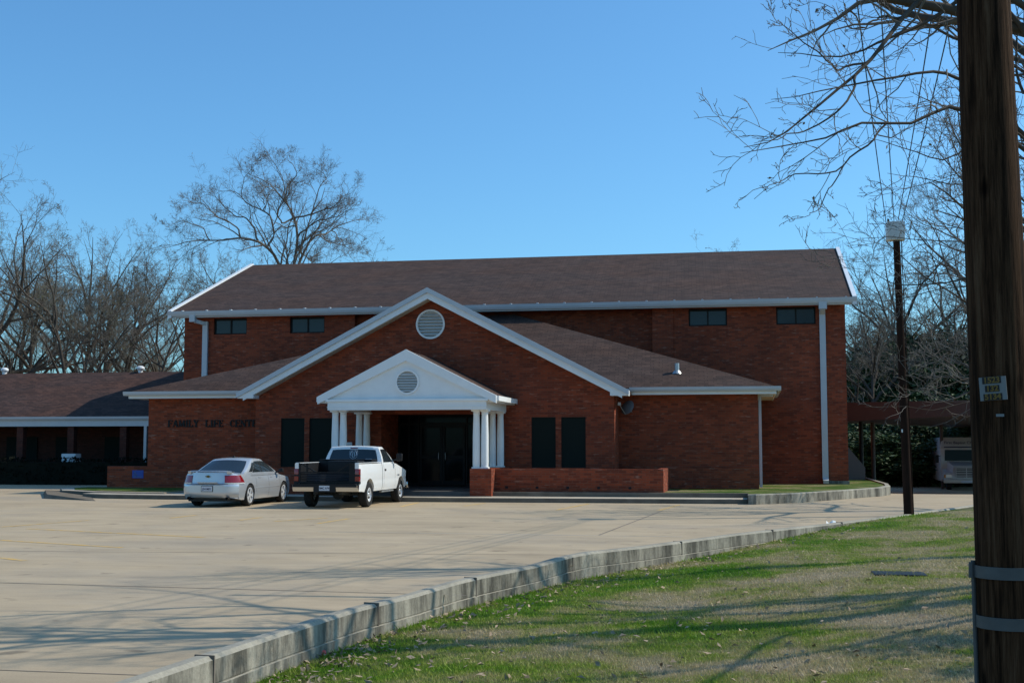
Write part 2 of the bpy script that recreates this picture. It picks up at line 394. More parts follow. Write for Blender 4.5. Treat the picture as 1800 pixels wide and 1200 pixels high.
strip(atZ(-200, 1170, 0), atZ(300, 1188, 0), .02, "joint", M['joint'], .003)

# retaining kerb between lot and lawn
kb = MB(); prof = []
ky = np.concatenate([np.arange(-20, 8, 2.), np.arange(8, 47, .3), np.arange(47, 84, 2.)])
rng = np.random.default_rng(3)
jit = np.interp(ky, ky[::6], rng.normal(0, .02, len(ky[::6])))
seg = []
for i, y in enumerate(ky):
    x = kx(y); x2 = kx(y + .1); t = np.array([x2 - x, .1]); t /= np.linalg.norm(t); nn = np.array([t[1], -t[0]])   # towards lawn
    zt = kerbtop(y) + jit[i] * .6; lz = lotz(10, y) - .05
    sec = [(-.17, lz), (-.165, zt - .03), (-.13, zt), (-.02, zt + .002), (.02, zt - .03), (.025, zt - .22), (.018, zt - .225), (.018, zt - .235), (.04, zt - .24), (.045, -.75 + lz)]
    seg.append([(x + nn[0] * s, y + nn[1] * s, z) for s, z in sec])
n = len(seg[0])
kb.add([p for s in seg for p in s], [(j * n + i, j * n + i + 1, (j + 1) * n + i + 1, (j + 1) * n + i) for j in range(len(seg) - 1) for i in range(n - 1)])
k_ob = kb.build("lot_kerb", M['kerb'], smooth=True, angle=30); tag(k_ob, kind="structure")
jb = MB()
for y in (9.9, 13.5, 16.3, 19.5, 23.1, 26.8, 30.2):
    x = kx(y); t = np.array([kx(y + .1) - x, .1]); t /= np.linalg.norm(t); nn = np.array([t[1], -t[0]]); z = kerbtop(y)
    c = np.array([x, y]); p = c + nn * .032; q = c - nn * .15
    jb.hexa([(*(p - t * .008), z - .5), (*(p + t * .008), z - .5), (*(q + t * .008), z - .5), (*(q - t * .008), z - .5)], [(*(p - t * .008), z + .001), (*(p + t * .008), z + .001), (*(q + t * .008), z + .003), (*(q - t * .008), z + .003)])
jb.build("kerb_joint", M['joint'], k_ob)

# raised island round the building: walk with kerb, second step, planted strip
KY = 40.3
def slab(name, poly, z0, z1, m, kind="structure", bev=.03, side=None):
    o = MB().prism([(x, y, z0) for x, y in poly], (0, 0, z1 - z0)).build(name, m, bevel=bev)
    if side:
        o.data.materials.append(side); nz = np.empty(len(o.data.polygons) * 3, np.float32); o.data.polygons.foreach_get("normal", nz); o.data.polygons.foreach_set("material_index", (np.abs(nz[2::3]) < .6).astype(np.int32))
    return tag(o, kind=kind)
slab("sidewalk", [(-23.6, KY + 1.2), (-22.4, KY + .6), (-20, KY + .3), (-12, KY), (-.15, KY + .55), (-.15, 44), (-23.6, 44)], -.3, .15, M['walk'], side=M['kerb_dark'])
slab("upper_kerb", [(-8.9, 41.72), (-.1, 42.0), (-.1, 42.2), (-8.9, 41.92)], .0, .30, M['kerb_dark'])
slab("front_grass_strip", [(-8.9, 41.93), (-.1, 42.21), (.15, 42.2), (1.2, 42.9), (2.9, 45.6), (4.2, 48.0), (5.0, 50.2), (5.2, 53), (5.2, 72), (3, 72), (-8.9, 52)], -.3, .285, M['lawn'], bev=0)
pl = [(-.14, 40.55), (.12, 40.55), (1.45, 42.0), (3.2, 45.2), (4.7, 48.3), (5.25, 50.6), (5.45, 53.2), (5.5, 73)]
pk = MB()
sec = []
for i, (x, y) in enumerate(pl):
    a = np.array(pl[max(i - 1, 0)]); c = np.array(pl[min(i + 1, len(pl) - 1)]); t = (c - a) / np.linalg.norm(c - a); nn = np.array([-t[1], t[0]])
    sec.append([(x, y, -.7), (x, y, .29), (x + nn[0] * .03, y + nn[1] * .03, .32), (x + nn[0] * .18, y + nn[1] * .18, .32), (x + nn[0] * .2, y + nn[1] * .2, .2)])
n = 5; pk.add([p for s in sec for p in s], [(j * n + i, j * n + i + 1, (j + 1) * n + i + 1, (j + 1) * n + i) for j in range(len(sec) - 1) for i in range(n - 1)])
pk.add([(-.14, 40.55, -.7), (-.14, 42.3, -.7), (-.14, 42.3, .31), (-.14, 40.55, .31)], [(0, 1, 2, 3)])
tag(pk.build("side_kerb", M['kerb']), kind="structure")
slab("corner_grass", [(-.13, 40.8), (.1, 40.75), (1.32, 42.1), (1.0, 43.2), (-.13, 42.5)], 0, .30, M['lawn'], bev=0)
# left end of the island with its grass and the ramp wing
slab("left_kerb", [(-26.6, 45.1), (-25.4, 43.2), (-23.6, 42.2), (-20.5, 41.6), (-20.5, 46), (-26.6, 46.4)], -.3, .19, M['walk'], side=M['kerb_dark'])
slab("left_grass", [(-26.0, 45.1), (-25.1, 43.6), (-23.5, 42.5), (-20.6, 41.9), (-20.6, 46), (-26.0, 46.1)], 0, .215, M['lawn'], bev=0)
p = [atZ(75, 876, 0), atZ(168, 880, 0), atZ(150, 866, 0), atZ(75, 868, 0)]
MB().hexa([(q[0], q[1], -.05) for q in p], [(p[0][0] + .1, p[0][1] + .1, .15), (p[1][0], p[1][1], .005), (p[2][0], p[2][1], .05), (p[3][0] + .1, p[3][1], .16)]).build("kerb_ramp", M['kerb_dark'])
tag(bpy.data.objects["kerb_ramp"], kind="structure")

# ------------------------------------------------------------------ the brick hall
Ym, Yw, Yg, Yp = 53., 46.3, 44.8, 41.35
H = thing("church_hall", "long two storey red brick hall with brown shingle roof, white gable trim and columned portico", "building", (-11, 48, 0))
def part(mb, name, m, parent=H, **k): return mb.build(name, M[m], parent, **k)
X0, X1 = -25.3, 3.87
# main block walls with openings cut as wall pieces
wins = [(-23.89, -22.3), (-20.25, -18.62), (-2.53, -.93), (1.09, 2.69)]; wz0, wz1 = 6.86, 7.60
w = MB()
def wall_strip(mb, xa, xb, y0, y1, z0, z1, holes, hz0, hz1):
    mb.box(xa, xb, y0, y1, z0, hz0)
    if hz1 < z1 - .001: mb.box(xa, xb, y0, y1, hz1, z1)
    c = xa
    for a, bb in holes + [(xb, xb)]:
        if a - c > .001: mb.box(c, a, y0, y1, hz0, hz1)
        c = bb
wall_strip(w, X0, -17.2, Ym, Ym + .5, 0, 7.66, wins[:2], wz0, wz1)
wall_strip(w, -4.05, X1, Ym, Ym + .5, 0, 7.66, wins[2:], wz0, wz1)
w.box(-17.2, -4.05, Ym + .32, Ym + .6, 0, 7.66)
w.box(-18.12, -17.2, Ym - .06, Ym, 0, 7.66); w.box(-4.05, -3.17, Ym - .06, Ym, 0, 7.66)
for xa, xb in ((X0, X0 + .4), (X1 - .4, X1)):
    w.prism([(xa, Ym + .5, 0), (xa, 70.4, 0), (xa, 70.4, 7.66), (xa, 61.7, 11.05), (xa, Ym + .5, 7.84)], (xb - xa, 0, 0))
w.box(X0, X1, 70.4, 70.8, 0, 7.66)
w.box(X0, X1, Ym - .02, Ym, 0, .34) if False else None
part(w, "main_wall", 'brick')
part(MB().box(X1 - 1.0, X1 + .03, Ym - .04, Ym + .4, 0, .42), "foundation", 'kerb')
for a, c in wins:
    fr = MB(); y = Ym + .10
    fr.box(a, c, y, y + .12, wz0, wz0 + .06); fr.box(a, c, y, y + .12, wz1 - .10, wz1)
    for x in (a, (a + c) / 2 - .03, c - .06): fr.box(x, x + .06, y, y + .12, wz0 + .06, wz1 - .10)
    f = part(fr, "window", 'frame')
    part(MB().box(a + .06, c - .06, y + .05, y + .09, wz0 + .06, wz1 - .1), "pane", 'upper_glass', f)
# main roof
RX0, RX1, RY0, RYr, RY1, RZ0, RZr = -25.72, 4.2, 52.45, 61.7, 70.95, 7.90, 11.33
r = MB()
r.prism([(RX0, RY0, RZ0), (RX0, RYr, RZr), (RX0, RY1, RZ0), (RX0, RY1, RZ0 - .12), (RX0, RYr, RZr - .14), (RX0, RY0, RZ0 - .12)], (RX1 - RX0, 0, 0))
part(r, "main_roof", 'shingle')
for xa, xb in ((RX0 - .1, RX0 + .07), (RX1 - .07, RX1 + .1)):
    k = MB()
    k.prism([(xa, RY0 - .12, RZ0 + .02), (xa, RYr, RZr + .07), (xa, RYr, RZr - .3), (xa, RY0 - .12, RZ0 - .32)], (xb - xa, 0, 0))
    k.prism([(xa, RYr, RZr + .07), (xa, RY1 + .1, RZ0 + .02), (xa, RY1 + .1, RZ0 - .32), (xa, RYr, RZr - .3)], (xb - xa, 0, 0))
    part(k, "rake_trim", 'white_metal')
gt = MB()
gt.prism([(RX0 - .1, RY0 - .16, RZ0 - .02), (RX0 - .1, RY0 - .02, RZ0 - .03), (RX0 - .1, RY0 - .02, RZ0 - .22), (RX0 - .1, RY0 - .10, RZ0 - .24), (RX0 - .1, RY0 - .14, RZ0 - .14)], (RX1 - RX0 + .2, 0, 0))
for i in range(26):
    x = RX0 + .6 + i * 1.16; gt.box(x - .035, x + .035, RY0 - .15, RY0 + .08, RZ0 - .018, RZ0 + .016)
part(gt, "gutter", 'gutter')
part(MB().box(RX0 + .08, RX1 - .08, RY0 - .0, Ym + .02, 7.64, 7.70), "soffit", 'white')
part(MB().box(RX0 + .08, RX1 - .08, RY0 - .015, RY0 + .03, 7.60, 7.78), "fascia", 'gutter')
for x, zb in ((-24.25, 4.0), (2.95, .45)):
    d = MB(); d.box(x - .12, x + .12, Ym - .14, Ym - .02, zb, 7.45)
    if zb > 1: d.box(x - .52, x - .26, RY0 - .13, RY0 + .1, 7.4, 7.75); d.bar((x - .35, RY0 + .1, 7.45), (x, Ym - .08, 7.35), .16, .16)
    else: d.box(x - .16, x + .16, RY0 - .13, RY0 + .1, 7.42, 7.72); d.bar((x, RY0 + .05, 7.45), (x, Ym - .08, 7.3), .2, .16); d.bar((x, Ym - .08, .5), (x, Ym - .4, .38), .22, .14)
    part(d, "downspout", 'gutter')
# front wing
wx0, wx1 = -23.56, .25
ww = MB()
ww.box(wx0, -18.40, Yw, Yw + .4, 0, 3.72)
ww.box(wx0, wx0 + .4, Yw + .4, Ym - .06, 0, 3.72); ww.box(-25.2, -18.5, Yw - .14, Yw, 0, 1.04); ww.box(-25.2, wx0 - .003, Yw, Yw + .25, 0, 1.04)
part(ww, "wing_wall", 'brick'); ww = MB()
ww.box(-4.84, wx1, Yw, Yw + .4, 0, 3.72)
ww.box(wx1 - .4, wx1, Yw + .4, Ym - .06, 0, 3.72)
ww.box(-4.7, wx1 - .003, Yw - .1, Yw, 0, 1.06)
part(ww, "wing_wall", 'brick')
EX0, EX1, EY, EZ = -24.22, .97, 45.72, 3.95
PK = (-10.9, -10.0, Ym - .06, 7.5)
wr = MB(); A_, B_, C1, C2 = (EX0, EY, EZ), (EX1, EY, EZ), (PK[1], PK[2], PK[3]), (PK[0], PK[2], PK[3]); D_, E_ = (EX1, Ym - .06, EZ), (EX0, Ym - .06, EZ)
wr.add([A_, B_, C1, C2, D_, E_], [(0, 1, 2, 3), (1, 4, 2), (0, 3, 5)])
part(wr, "wing_roof", 'shingle')
e = MB()
def gut(mb, xa, xb, y, z): mb.prism([(xa, y - .13, z + .02), (xa, y + .0, z + .01), (xa, y, z - .13), (xa, y - .08, z - .14), (xa, y - .12, z - .07)], (xb - xa, 0, 0))
gut(e, EX0 - .1, -18.6, EY, EZ); e.box(EX0 - .1, EX0, EY, Ym - .1, EZ - .14, EZ + .02); part(e, "wing_gutter", 'gutter')
e = MB(); gut(e, -4.35, EX1 + .1, EY, EZ); e.box(EX1, EX1 + .1, EY, Ym - .1, EZ - .14, EZ + .02); part(e, "wing_gutter", 'gutter')
e = MB(); e.box(EX0 + .12, -18.5, EY + .03, EY + .07, EZ - .25, EZ - .02); e.box(EX0 + .07, EX0 + .12, EY + .03, Ym - .1, EZ - .25, EZ - .02); part(e, "wing_fascia", 'white')
e = MB(); e.box(-4.5, EX1 - .12, EY + .03, EY + .07, EZ - .25, EZ - .02); e.box(EX1 - .12, EX1 - .07, EY + .03, Ym - .1, EZ - .25, EZ - .02); part(e, "wing_fascia", 'white')
e = MB(); e.box(EX0 + .12, wx0 + .3, EY + .072, Ym - .1, EZ - .24, EZ - .2); e.box(wx0 + .3, -18.5, EY + .072, Yw + .05, EZ - .238, EZ - .2); part(e, "wing_soffit", 'cream')
e = MB(); e.box(wx1 - .3, EX1 - .12, EY + .072, Ym - .1, EZ - .24, EZ - .2); e.box(-4.6, wx1 - .3, EY + .072, Yw + .05, EZ - .238, EZ - .2); part(e, "wing_soffit", 'cream')
d = MB(); d.box(wx1 + .02, wx1 + .12, Yw + .25, Yw + .37, .35, 3.7); d.bar((wx1 + .07, Yw + .3, 3.68), (EX1 - .2, Yw + .2, 3.68), .1, .1); part(d, "wing_downspout", 'gutter')
d = MB(); d.tube([(-26.0, 52.2, .3), (-26.0, 52.2, 3.0)], .06); 
# pipe vent on the wing roof
p = atY(1190, 662, 47.0); zr = EZ + (p[1] - EY) * (7.5 - EZ) / (Ym - EY - .06)
v = MB(); v.lathe([(.09, -.1), (.09, .34)], (p[0], p[1], zr), n=12); v.lathe([(.2, -.06), (.11, .06)], (p[0], p[1], zr), n=12); part(v, "vent_pipe", 'steel')
# gable front with recessed entry
gx0, gx1, gc, gap, sl = -18.43, -4.81, -11.6, 7.58, .518
ax0, ax1, az1 = -13.49, -9.30, 3.12
gw = MB()
scr = [(-17.41, -16.48), (-16.29, -15.39), (-7.83, -6.94), (-6.74, -5.85)]
def gz_(x): return gap - .22 - sl * abs(x - gc)
wall_strip(gw, gx0, ax0, Yg, Yg + .35, 0, az1, scr[:2], 1.06, 2.88)
wall_strip(gw, ax1, gx1, Yg, Yg + .35, 0, az1, scr[2:], 1.06, 2.88)
vc, vr = (-11.62, 6.33), .53
# upper wall: polygon fan split round the round vent
ang = [2 * math.pi * i / 32 for i in range(32)]
outer = []
for a in ang:
    dx, dz = math.cos(a), math.sin(a); best = 1e9
    for (px, pz), (qx, qz) in (((gx0, az1), (gx1, az1)), ((gx1, az1), (gx1, gz_(gx1))), ((gx1, gz_(gx1)), (gc, gap - .22)), ((gc, gap - .22), (gx0, gz_(gx0))), ((gx0, gz_(gx0)), (gx0, az1))):
        ex, ez = qx - px, qz - pz; det = dx * -ez + ex * dz
        if abs(det) < 1e-9: continue
        t_ = ((px - vc[0]) * -ez + ex * (pz - vc[1])) / det; s_ = (dx * (pz - vc[1]) - dz * (px - vc[0])) / det
        if t_ > 0 and -1e-6 <= s_ <= 1 + 1e-6: best = min(best, t_)
    outer.append((vc[0] + dx * best, vc[1] + dz * best))
corners = [(gx0, az1), (gx1, az1), (gx1, gz_(gx1)), (gc, gap - .22), (gx0, gz_(gx0))]
pts = [(math.atan2(z - vc[1], x - vc[0]) % (2 * math.pi), x, z) for x, z in outer + corners]; pts.sort()
n = len(pts); vs = []; 
for a, x, z in pts: vs.append((x, Yg, z)); vs.append((vc[0] + vr * math.cos(a), Yg, vc[1] + vr * math.sin(a)))
gw.add(vs, [(2 * i, 2 * ((i + 1) % n), 2 * ((i + 1) % n) + 1, 2 * i + 1) for i in range(n)])
gw.box(gx0, gx0 + .3, Yg + .35, Yw + .2, 0, gz_(gx0)); gw.box(gx1 - .3, gx1, Yg + .35, Yw + .2, 0, gz_(gx1))
gw.box(ax0 - .3, ax0, Yg + .35, 47.3, 0, az1); gw.box(ax1, ax1 + .3, Yg + .35, 47.3, 0, az1)
gw.box(ax0, ax1, Yg + .003, Yg + .35, az1 - .12, az1 - .003)
part(gw, "gable_wall", 'brick')
def vent(cx, cz, y, rr, ring, parent, nm):
    fr = MB(); fr.lathe([(rr + .02, y - .05), (rr - .045, y - .05), (rr - .045, y + .12), (rr + .02, y + .12)], (cx, 0, cz), 'y', 40, closed=True)
    f = part(fr, nm, ring, parent)
    lv = MB(); K = 9
    for i in range(K):
        z = -rr + (i + .5) * 2 * rr / K; h = math.sqrt(max(.0, (rr - .04) ** 2 - z * z))
        if h < .08: continue
        lv.hexa([(cx - h, y - .035, cz + z - .045), (cx + h, y - .035, cz + z - .045), (cx + h, y + .07, cz + z + .03), (cx - h, y + .07, cz + z + .03)],
                [(cx - h, y - .035, cz + z - .03), (cx + h, y - .035, cz + z - .03), (cx + h, y + .07, cz + z + .045), (cx - h, y + .07, cz + z + .045)])
    part(lv, "louver", 'louver', f)
    part(MB().lathe([(rr, y + .13), (rr, y + .16)], (cx, 0, cz), 'y', 32), "vent_back", 'grey_box', f)
vent(vc[0], vc[1], Yg, vr, 'white', H, "gable_vent")
# gable roof, rakes
gh = 7.32; Yr = Yg - .5
gr_ = MB()
for s in (-1, 1):
    gr_.hexa([(gc, Yr, gap - .1), (gc + s * gh, Yr, gap - sl * gh - .1), (gc + s * gh, Ym - .07, gap - sl * gh - .1), (gc, Ym - .07, gap - .1)],
             [(gc, Yr, gap), (gc + s * gh, Yr, gap - sl * gh), (gc + s * gh, Ym - .07, gap - sl * gh), (gc, Ym - .07, gap)])
part(gr_, "gable_roof", 'shingle')
k1 = MB(); k2 = MB(); k3 = MB()
for s in (-1, 1):
    def P(d, off, y): return (gc + s * d, y, gap - sl * d + off)
    k1.prism([P(0, .05, Yr - .13), P(gh + .05, .05, Yr - .13), P(gh + .05, -.13, Yr - .13), P(0, -.13, Yr - .13)], (0, .13, 0))
    k2.prism([P(0, -.09, Yr - .06), P(gh - .2, -.09, Yr - .06), P(gh - .2, -.36, Yr - .06), P(0, -.36, Yr - .06)], (0, .08, 0))
    k3.prism([P(0, -.34, Yr + .02), P(gh - .6, -.34, Yr + .02), P(gh - .6, -.37, Yr + .02), P(0, -.37, Yr + .02)], (0, .5, 0))
    k2.box(*(sorted((gc + s * (gh - .62), gc + s * (gh + .02)))), Yr - .07, Yg + .02, gap - sl * gh - .17, gap - sl * gh + .02)
part(k1, "gable_rake", 'gutter'); part(k2, "rake_board", 'white'); part(k3, "rake_soffit", 'cream')
for a, c in scr:
    part(MB().box(a + .03, c - .03, Yg + .06, Yg + .1, 1.08, 2.86), "window", 'screen')
    fr = MB(); fr.box(a, a + .03, Yg + .04, Yg + .14, 1.06, 2.88); fr.box(c - .03, c, Yg + .04, Yg + .14, 1.06, 2.88); fr.box(a + .03, c - .03, Yg + .04, Yg + .14, 2.855, 2.88); fr.box(a + .03, c - .03, Yg + .04, Yg + .14, 1.06, 1.085)
    fo = part(fr, "frame", 'frame', [o for o in H.children if o.name.startswith("window")][-1])
# entry storefront
Ys = 47.1
part(MB().box(ax0, ax1, Ys + .06, Ys + .1, .3, az1), "storefront_glass", 'glass')
fr = MB()
dx0, dxm, dx1 = -12.62, -11.72, -10.82
for x in (ax0 + .03, -13.06, dx0 - .06, dx1 + .06, -10.1, ax1 - .03): fr.box(x - .03, x + .03, Ys, Ys + .055, .3, az1 - .13)
fr.box(ax0, ax1, Ys - .002, Ys + .053, 2.66, 2.74); fr.box(ax0, ax1, Ys - .002, Ys + .053, az1 - .13, az1)
fr.box(ax0, dx0 - .09, Ys - .002, Ys + .053, .3, .42); fr.box(dx1 + .09, ax1, Ys - .002, Ys + .053, .3, .42)
part(fr, "storefront_frame", 'frame')
for a, c, hs in ((dx0, dxm - .005, 1), (dxm + .005, dx1, -1)):
    dr = MB(); y = Ys - .01
    dr.box(a, a + .09, y, y + .05, .33, 2.64); dr.box(c - .09, c, y, y + .05, .33, 2.64); dr.box(a + .09, c - .09, y, y + .05, .33, .5); dr.box(a + .09, c - .09, y, y + .05, 2.54, 2.64); dr.box(a + .09, c - .09, y, y + .05, 1.36, 1.48)
    do = part(dr, "entry_door", 'frame')
    hx = c - .13 if hs == 1 else a + .13
    part(MB().tube([(hx, y - .01, 1.3), (hx, y - .06, 1.34), (hx, y - .06, 1.56), (hx, y - .01, 1.6)], .016, 8), "handle", 'steel', do)
part(MB().box(ax0, ax1, Yg + .36, Ys + .3, az1 + .01, az1 + .1), "entry_ceiling", 'cream')
part(MB().box(ax0 - .1, ax1 + .1, 50.4, 50.6, 0, az1), "lobby_wall", 'dark')
part(MB().box(-14.55, -9.36, 41.68, Ys + .3, .0, .30).box(-14.55, -9.36, 41.2, 41.68, .0, .152), "porch_floor", 'tile')
# portico
pc, pap, ps, phw = -11.57, 5.10, .505, 3.13
ev = pap - ps * phw
pr_ = MB()
for s in (-1, 1):
    pr_.hexa([(pc, Yp, pap - .1), (pc + s * phw, Yp, ev - .1), (pc + s * phw, Yg, ev - .1), (pc, Yg, pap - .1)], [(pc, Yp, pap), (pc + s * phw, Yp, ev), (pc + s * phw, Yg, ev), (pc, Yg, pap)])
part(pr_, "portico_roof", 'shingle')
k = MB()
for s in (-1, 1):
    def P(d, off, y): return (pc + s * d, y, pap - ps * d + off)
    k.prism([P(0, .03, Yp - .1), P(phw + .02, .03, Yp - .1), P(phw + .02, -.23, Yp - .1), P(0, -.36, Yp - .1)], (0, .14, 0))
    xa, xb = sorted((pc + s * (phw - .0), pc + s * (phw + .1))); k.box(xa, xb, Yp + .04, Yg - .02, ev - .16, ev + .01)
    xa, xb = sorted((pc + s * (phw - .34), pc + s * (phw - .0))); k.box(xa, xb, Yp + .045, Yg - .02, ev - .2, ev - .13)
part(k, "portico_rake", 'white')
ex0, ex1 = -14.36, -8.76
t = MB(); tz = 3.44
pv = (-11.53, 4.02); pvr = .41
outer = []
tri = [(pc - (pap - .14 - tz) / ps, tz), (pc + (pap - .14 - tz) / ps, tz), (pc, pap - .12)]
for a in ang:
    dx, dz = math.cos(a), math.sin(a); best = 1e9
    for i in range(3):
        (px, pz), (qx, qz) = tri[i], tri[(i + 1) % 3]; ex, ez = qx - px, qz - pz; det = dx * -ez + ex * dz
        if abs(det) < 1e-9: continue
        t_ = ((px - pv[0]) * -ez + ex * (pz - pv[1])) / det; s_ = (dx * (pz - pv[1]) - dz * (px - pv[0])) / det
        if t_ > 0 and -1e-6 <= s_ <= 1 + 1e-6: best = min(best, t_)
    outer.append((pv[0] + dx * best, pv[1] + dz * best))
pts = [(math.atan2(z - pv[1], x - pv[0]) % (2 * math.pi), x, z) for x, z in outer + tri]; pts.sort(); n = len(pts); vs = []
for a, x, z in pts: vs.append((x, Yp, z)); vs.append((pv[0] + pvr * math.cos(a), Yp, pv[1] + pvr * math.sin(a)))
t.add(vs, [(2 * i, 2 * ((i + 1) % n), 2 * ((i + 1) % n) + 1, 2 * i + 1) for i in range(n)])
part(t, "pediment", 'white'); vent(pv[0], pv[1], Yp, pvr, 'white', H, "pediment_vent")
e = MB(); z0, z1 = 3.07, 3.43
e.box(ex0, ex1, Yp - .06, Yp + .42, z0, z1); e.box(ex0, ex0 + .48, Yp + .42, Yg - .005, z0, z1); e.box(ex1 - .48, ex1, Yp + .42, Yg - .005, z0, z1)
e.box(ex0 - .06, ex1 + .06, Yp - .12, Yp - .06, z1 - .07, z1 + .01); e.box(ex1, ex1 + .06, Yp - .06, Yg - .005, z1 - .07, z1 + .01); e.box(ex0 - .06, ex0, Yp - .06, Yg - .005, z1 - .07, z1 + .01)
e.box(ex0 - .02, ex1 + .02, Yp - .08, Yp - .06, z0 + .09, z0 + .11)
part(e, "entablature", 'white')
part(MB().box(ex0 + .48, ex1 - .48, Yp + .42, Yg - .005, z1 - .16, z1 - .1), "portico_ceiling", 'cream')
zc0 = 1.08
for x in (-14.22, -13.93, -9.19, -8.90):
    for y in (Yp + .38, Yg - .36):
        c = MB(); c.lathe([(.125, zc0 + .05), (.13, zc0 + .2), (.127, 2.2), (.108, z0 - .16), (.118, z0 - .15), (.118, z0 - .13), (.108, z0 - .12), (.115, z0 - .08), (.145, z0 - .055)], (x, y, 0), n=20)
        co = part(c, "column", 'white', smooth=True)
        part(MB().box(x - .14, x + .14, y - .14, y + .14, zc0, zc0 + .05), "base", 'white', co)
        part(MB().box(x - .155, x + .155, y - .155, y + .155, z0 - .055, z0), "capital", 'white', co)
for a, c in ((-14.55, -13.6), (-9.36, -8.62)):
    part(MB().box(a, c, Yp + .12, Yg - .003, 0, 1.078), "pedestal", 'brick')
for a, c in ((-18.4, -14.553), (-8.617, -2.9)):
    p_ = MB(); yf = 42.1
    p_.box(a, c, yf, yf + .22, 0, 1.07)
    if a < -15: p_.box(a, a + .22, yf + .22, Yg - .004, 0, 1.07)
    else: p_.box(c - .22, c, yf + .22, Yg - .004, 0, 1.07)
    po = part(p_, "planter_wall", 'brick')
    xa, xb = (a + .22, c) if a < -15 else (a, c - .22)
    part(MB().box(xa, xb, yf + .22, Yg - .004, .2, .9), "planter_bed", 'soil', po)
    for i in range(6):
        x = a + .35 + i * 1.05
        if x < c - .2: part(MB().box(x, x + .1, yf - .004, yf + .02, .40, .48), "weep_hole", 'dark', po)

# letters on the wing wall
SG = thing("wall_lettering", "black serif letters on the brick wall left of the gable reading FAMILY LIFE CENTER", "sign lettering", (-20.9, Yw, 2.7))
T_, N_ = .17, .075
def LSEG(ch):
    R = {'F': ([((.2, 0), (.2, 1), T_), ((.1, .96), (.8, .96), N_), ((.2, .52), (.62, .52), N_), ((.78, 1), (.78, .75), N_), ((.62, .64), (.62, .4), N_), ((.05, .04), (.4, .04), N_)], .85),
         'A': ([((.12, 0), (.45, 1), N_), ((.82, 0), (.48, 1), T_), ((.22, .34), (.7, .34), N_), ((0, .04), (.3, .04), N_), ((.62, .04), (1, .04), N_)], 1.0),
         'M': ([((.15, 0), (.15, 1), N_), ((.2, 1), (.55, .05), T_), ((.9, 1), (.55, .05), N_), ((.95, 0), (.95, 1), T_), ((0, .04), (.3, .04), N_), ((.8, .04), (1.12, .04), N_), ((.0, .96), (.25, .96), N_), ((.9, .96), (1.12, .96), N_)], 1.15),
         'I': ([((.25, 0), (.25, 1), T_), ((.06, .04), (.44, .04), N_), ((.06, .96), (.44, .96), N_)], .5),
         'L': ([((.2, 0), (.2, 1), T_), ((.05, .96), (.38, .96), N_), ((.05, .04), (.8, .04), N_), ((.77, 0), (.77, .3), N_)], .85),
         'Y': ([((.1, 1), (.48, .48), T_), ((.85, 1), (.5, .48), N_), ((.48, .5), (.48, 0), T_), ((.3, .04), (.66, .04), N_), ((0, .96), (.28, .96), N_), ((.7, .96), (.98, .96), N_)], .98),
         'E': ([((.2, 0), (.2, 1), T_), ((.05, .96), (.78, .96), N_), ((.05, .04), (.8, .04), N_), ((.2, .52), (.6, .52), N_), ((.76, 1), (.76, .76), N_), ((.78, 0), (.78, .27), N_), ((.6, .64), (.6, .4), N_)], .87),
         'C': ([((.16, .25), (.16, .75), T_), ((.18, .74), (.4, .96), .11), ((.4, .96), (.68, .93), N_), ((.68, .95), (.74, .68), N_), ((.18, .26), (.4, .04), .11), ((.4, .04), (.72, .1), N_), ((.7, .08), (.78, .26), N_)], .87),
         'N': ([((.15, 0), (.15, 1), N_), ((.16, .98), (.85, .03), T_), ((.86, 0), (.86, 1), N_), ((0, .04), (.3, .04), N_), ((.0, .96), (.25, .96), N_), ((.7, .96), (1.02, .96), N_)], 1.04),
         'T': ([((.45, 0), (.45, 1), T_), ((.04, .96), (.86, .96), N_), ((.06, 1), (.06, .74), N_), ((.84, 1), (.84, .74), N_), ((.27, .04), (.63, .04), N_)], .92),
         'R': ([((.2, 0), (.2, 1), T_), ((.05, .96), (.6, .96), N_), ((.6, .97), (.74, .76), .12), ((.74, .76), (.58, .52), .12), ((.2, .52), (.6, .52), N_), ((.5, .5), (.84, .02), T_), ((.05, .04), (.38, .04), N_), ((.75, .04), (.98, .04), N_)], .97)}
    return R[ch]
hgt = .27; x = -22.72; zb = 2.585
for ch in "FAMILY LIFE CENTER":
    if ch == ' ': x += .25; continue
    sg, wd = LSEG(ch); mb = MB()
    for i, ((a, b_), (c, d_), th) in enumerate(sg):
        y = Yw - .03 - .002 * i
        mb.bar((x + a * hgt * .88, y, zb + b_ * hgt), (x + c * hgt * .88, y, zb + d_ * hgt), th * hgt * 1.4, .03, up=(0, 1, 0))
    mb.build("letter", M['black'], SG); x += wd * hgt * .88 + .012

# satellite dish, wall plaque
p = atY(1103, 716, Yw - .35)
SD = thing("satellite_dish", "small grey satellite dish on a bracket under the wing eave right of the gable", "satellite dish", (p[0], Yw, p[2]))
dish = MB(); pro = [(0.001, -.07), (.1, -.065), (.2, -.045), (.28, -.01), (.29, 0), (.28, 0), (.2, -.035), (.1, -.055), (.001, -.06)]
dish.lathe(pro, (0, 0, 0), 'y', 24)
R = Matrix.Translation((p[0], Yw - .38, p[2])) @ Matrix.Rotation(math.radians(-35), 4, 'Z') @ Matrix.Rotation(math.radians(-25), 4, 'X')
dish.v = [tuple(R @ Vector(q)) for q in dish.v]; dish.build("reflector", M['dish'], SD, smooth=True)
MB().tube([(p[0] + .02, Yw - .36, p[2] - .02), (p[0] + .12, Yw - .1, p[2] - .15), (p[0] + .12, Yw, p[2] - .15)], .025).build("bracket", M['steel'], SD)
a_ = R @ Vector((0, -.0, -.28)); c_ = R @ Vector((0, -.45, -.1))
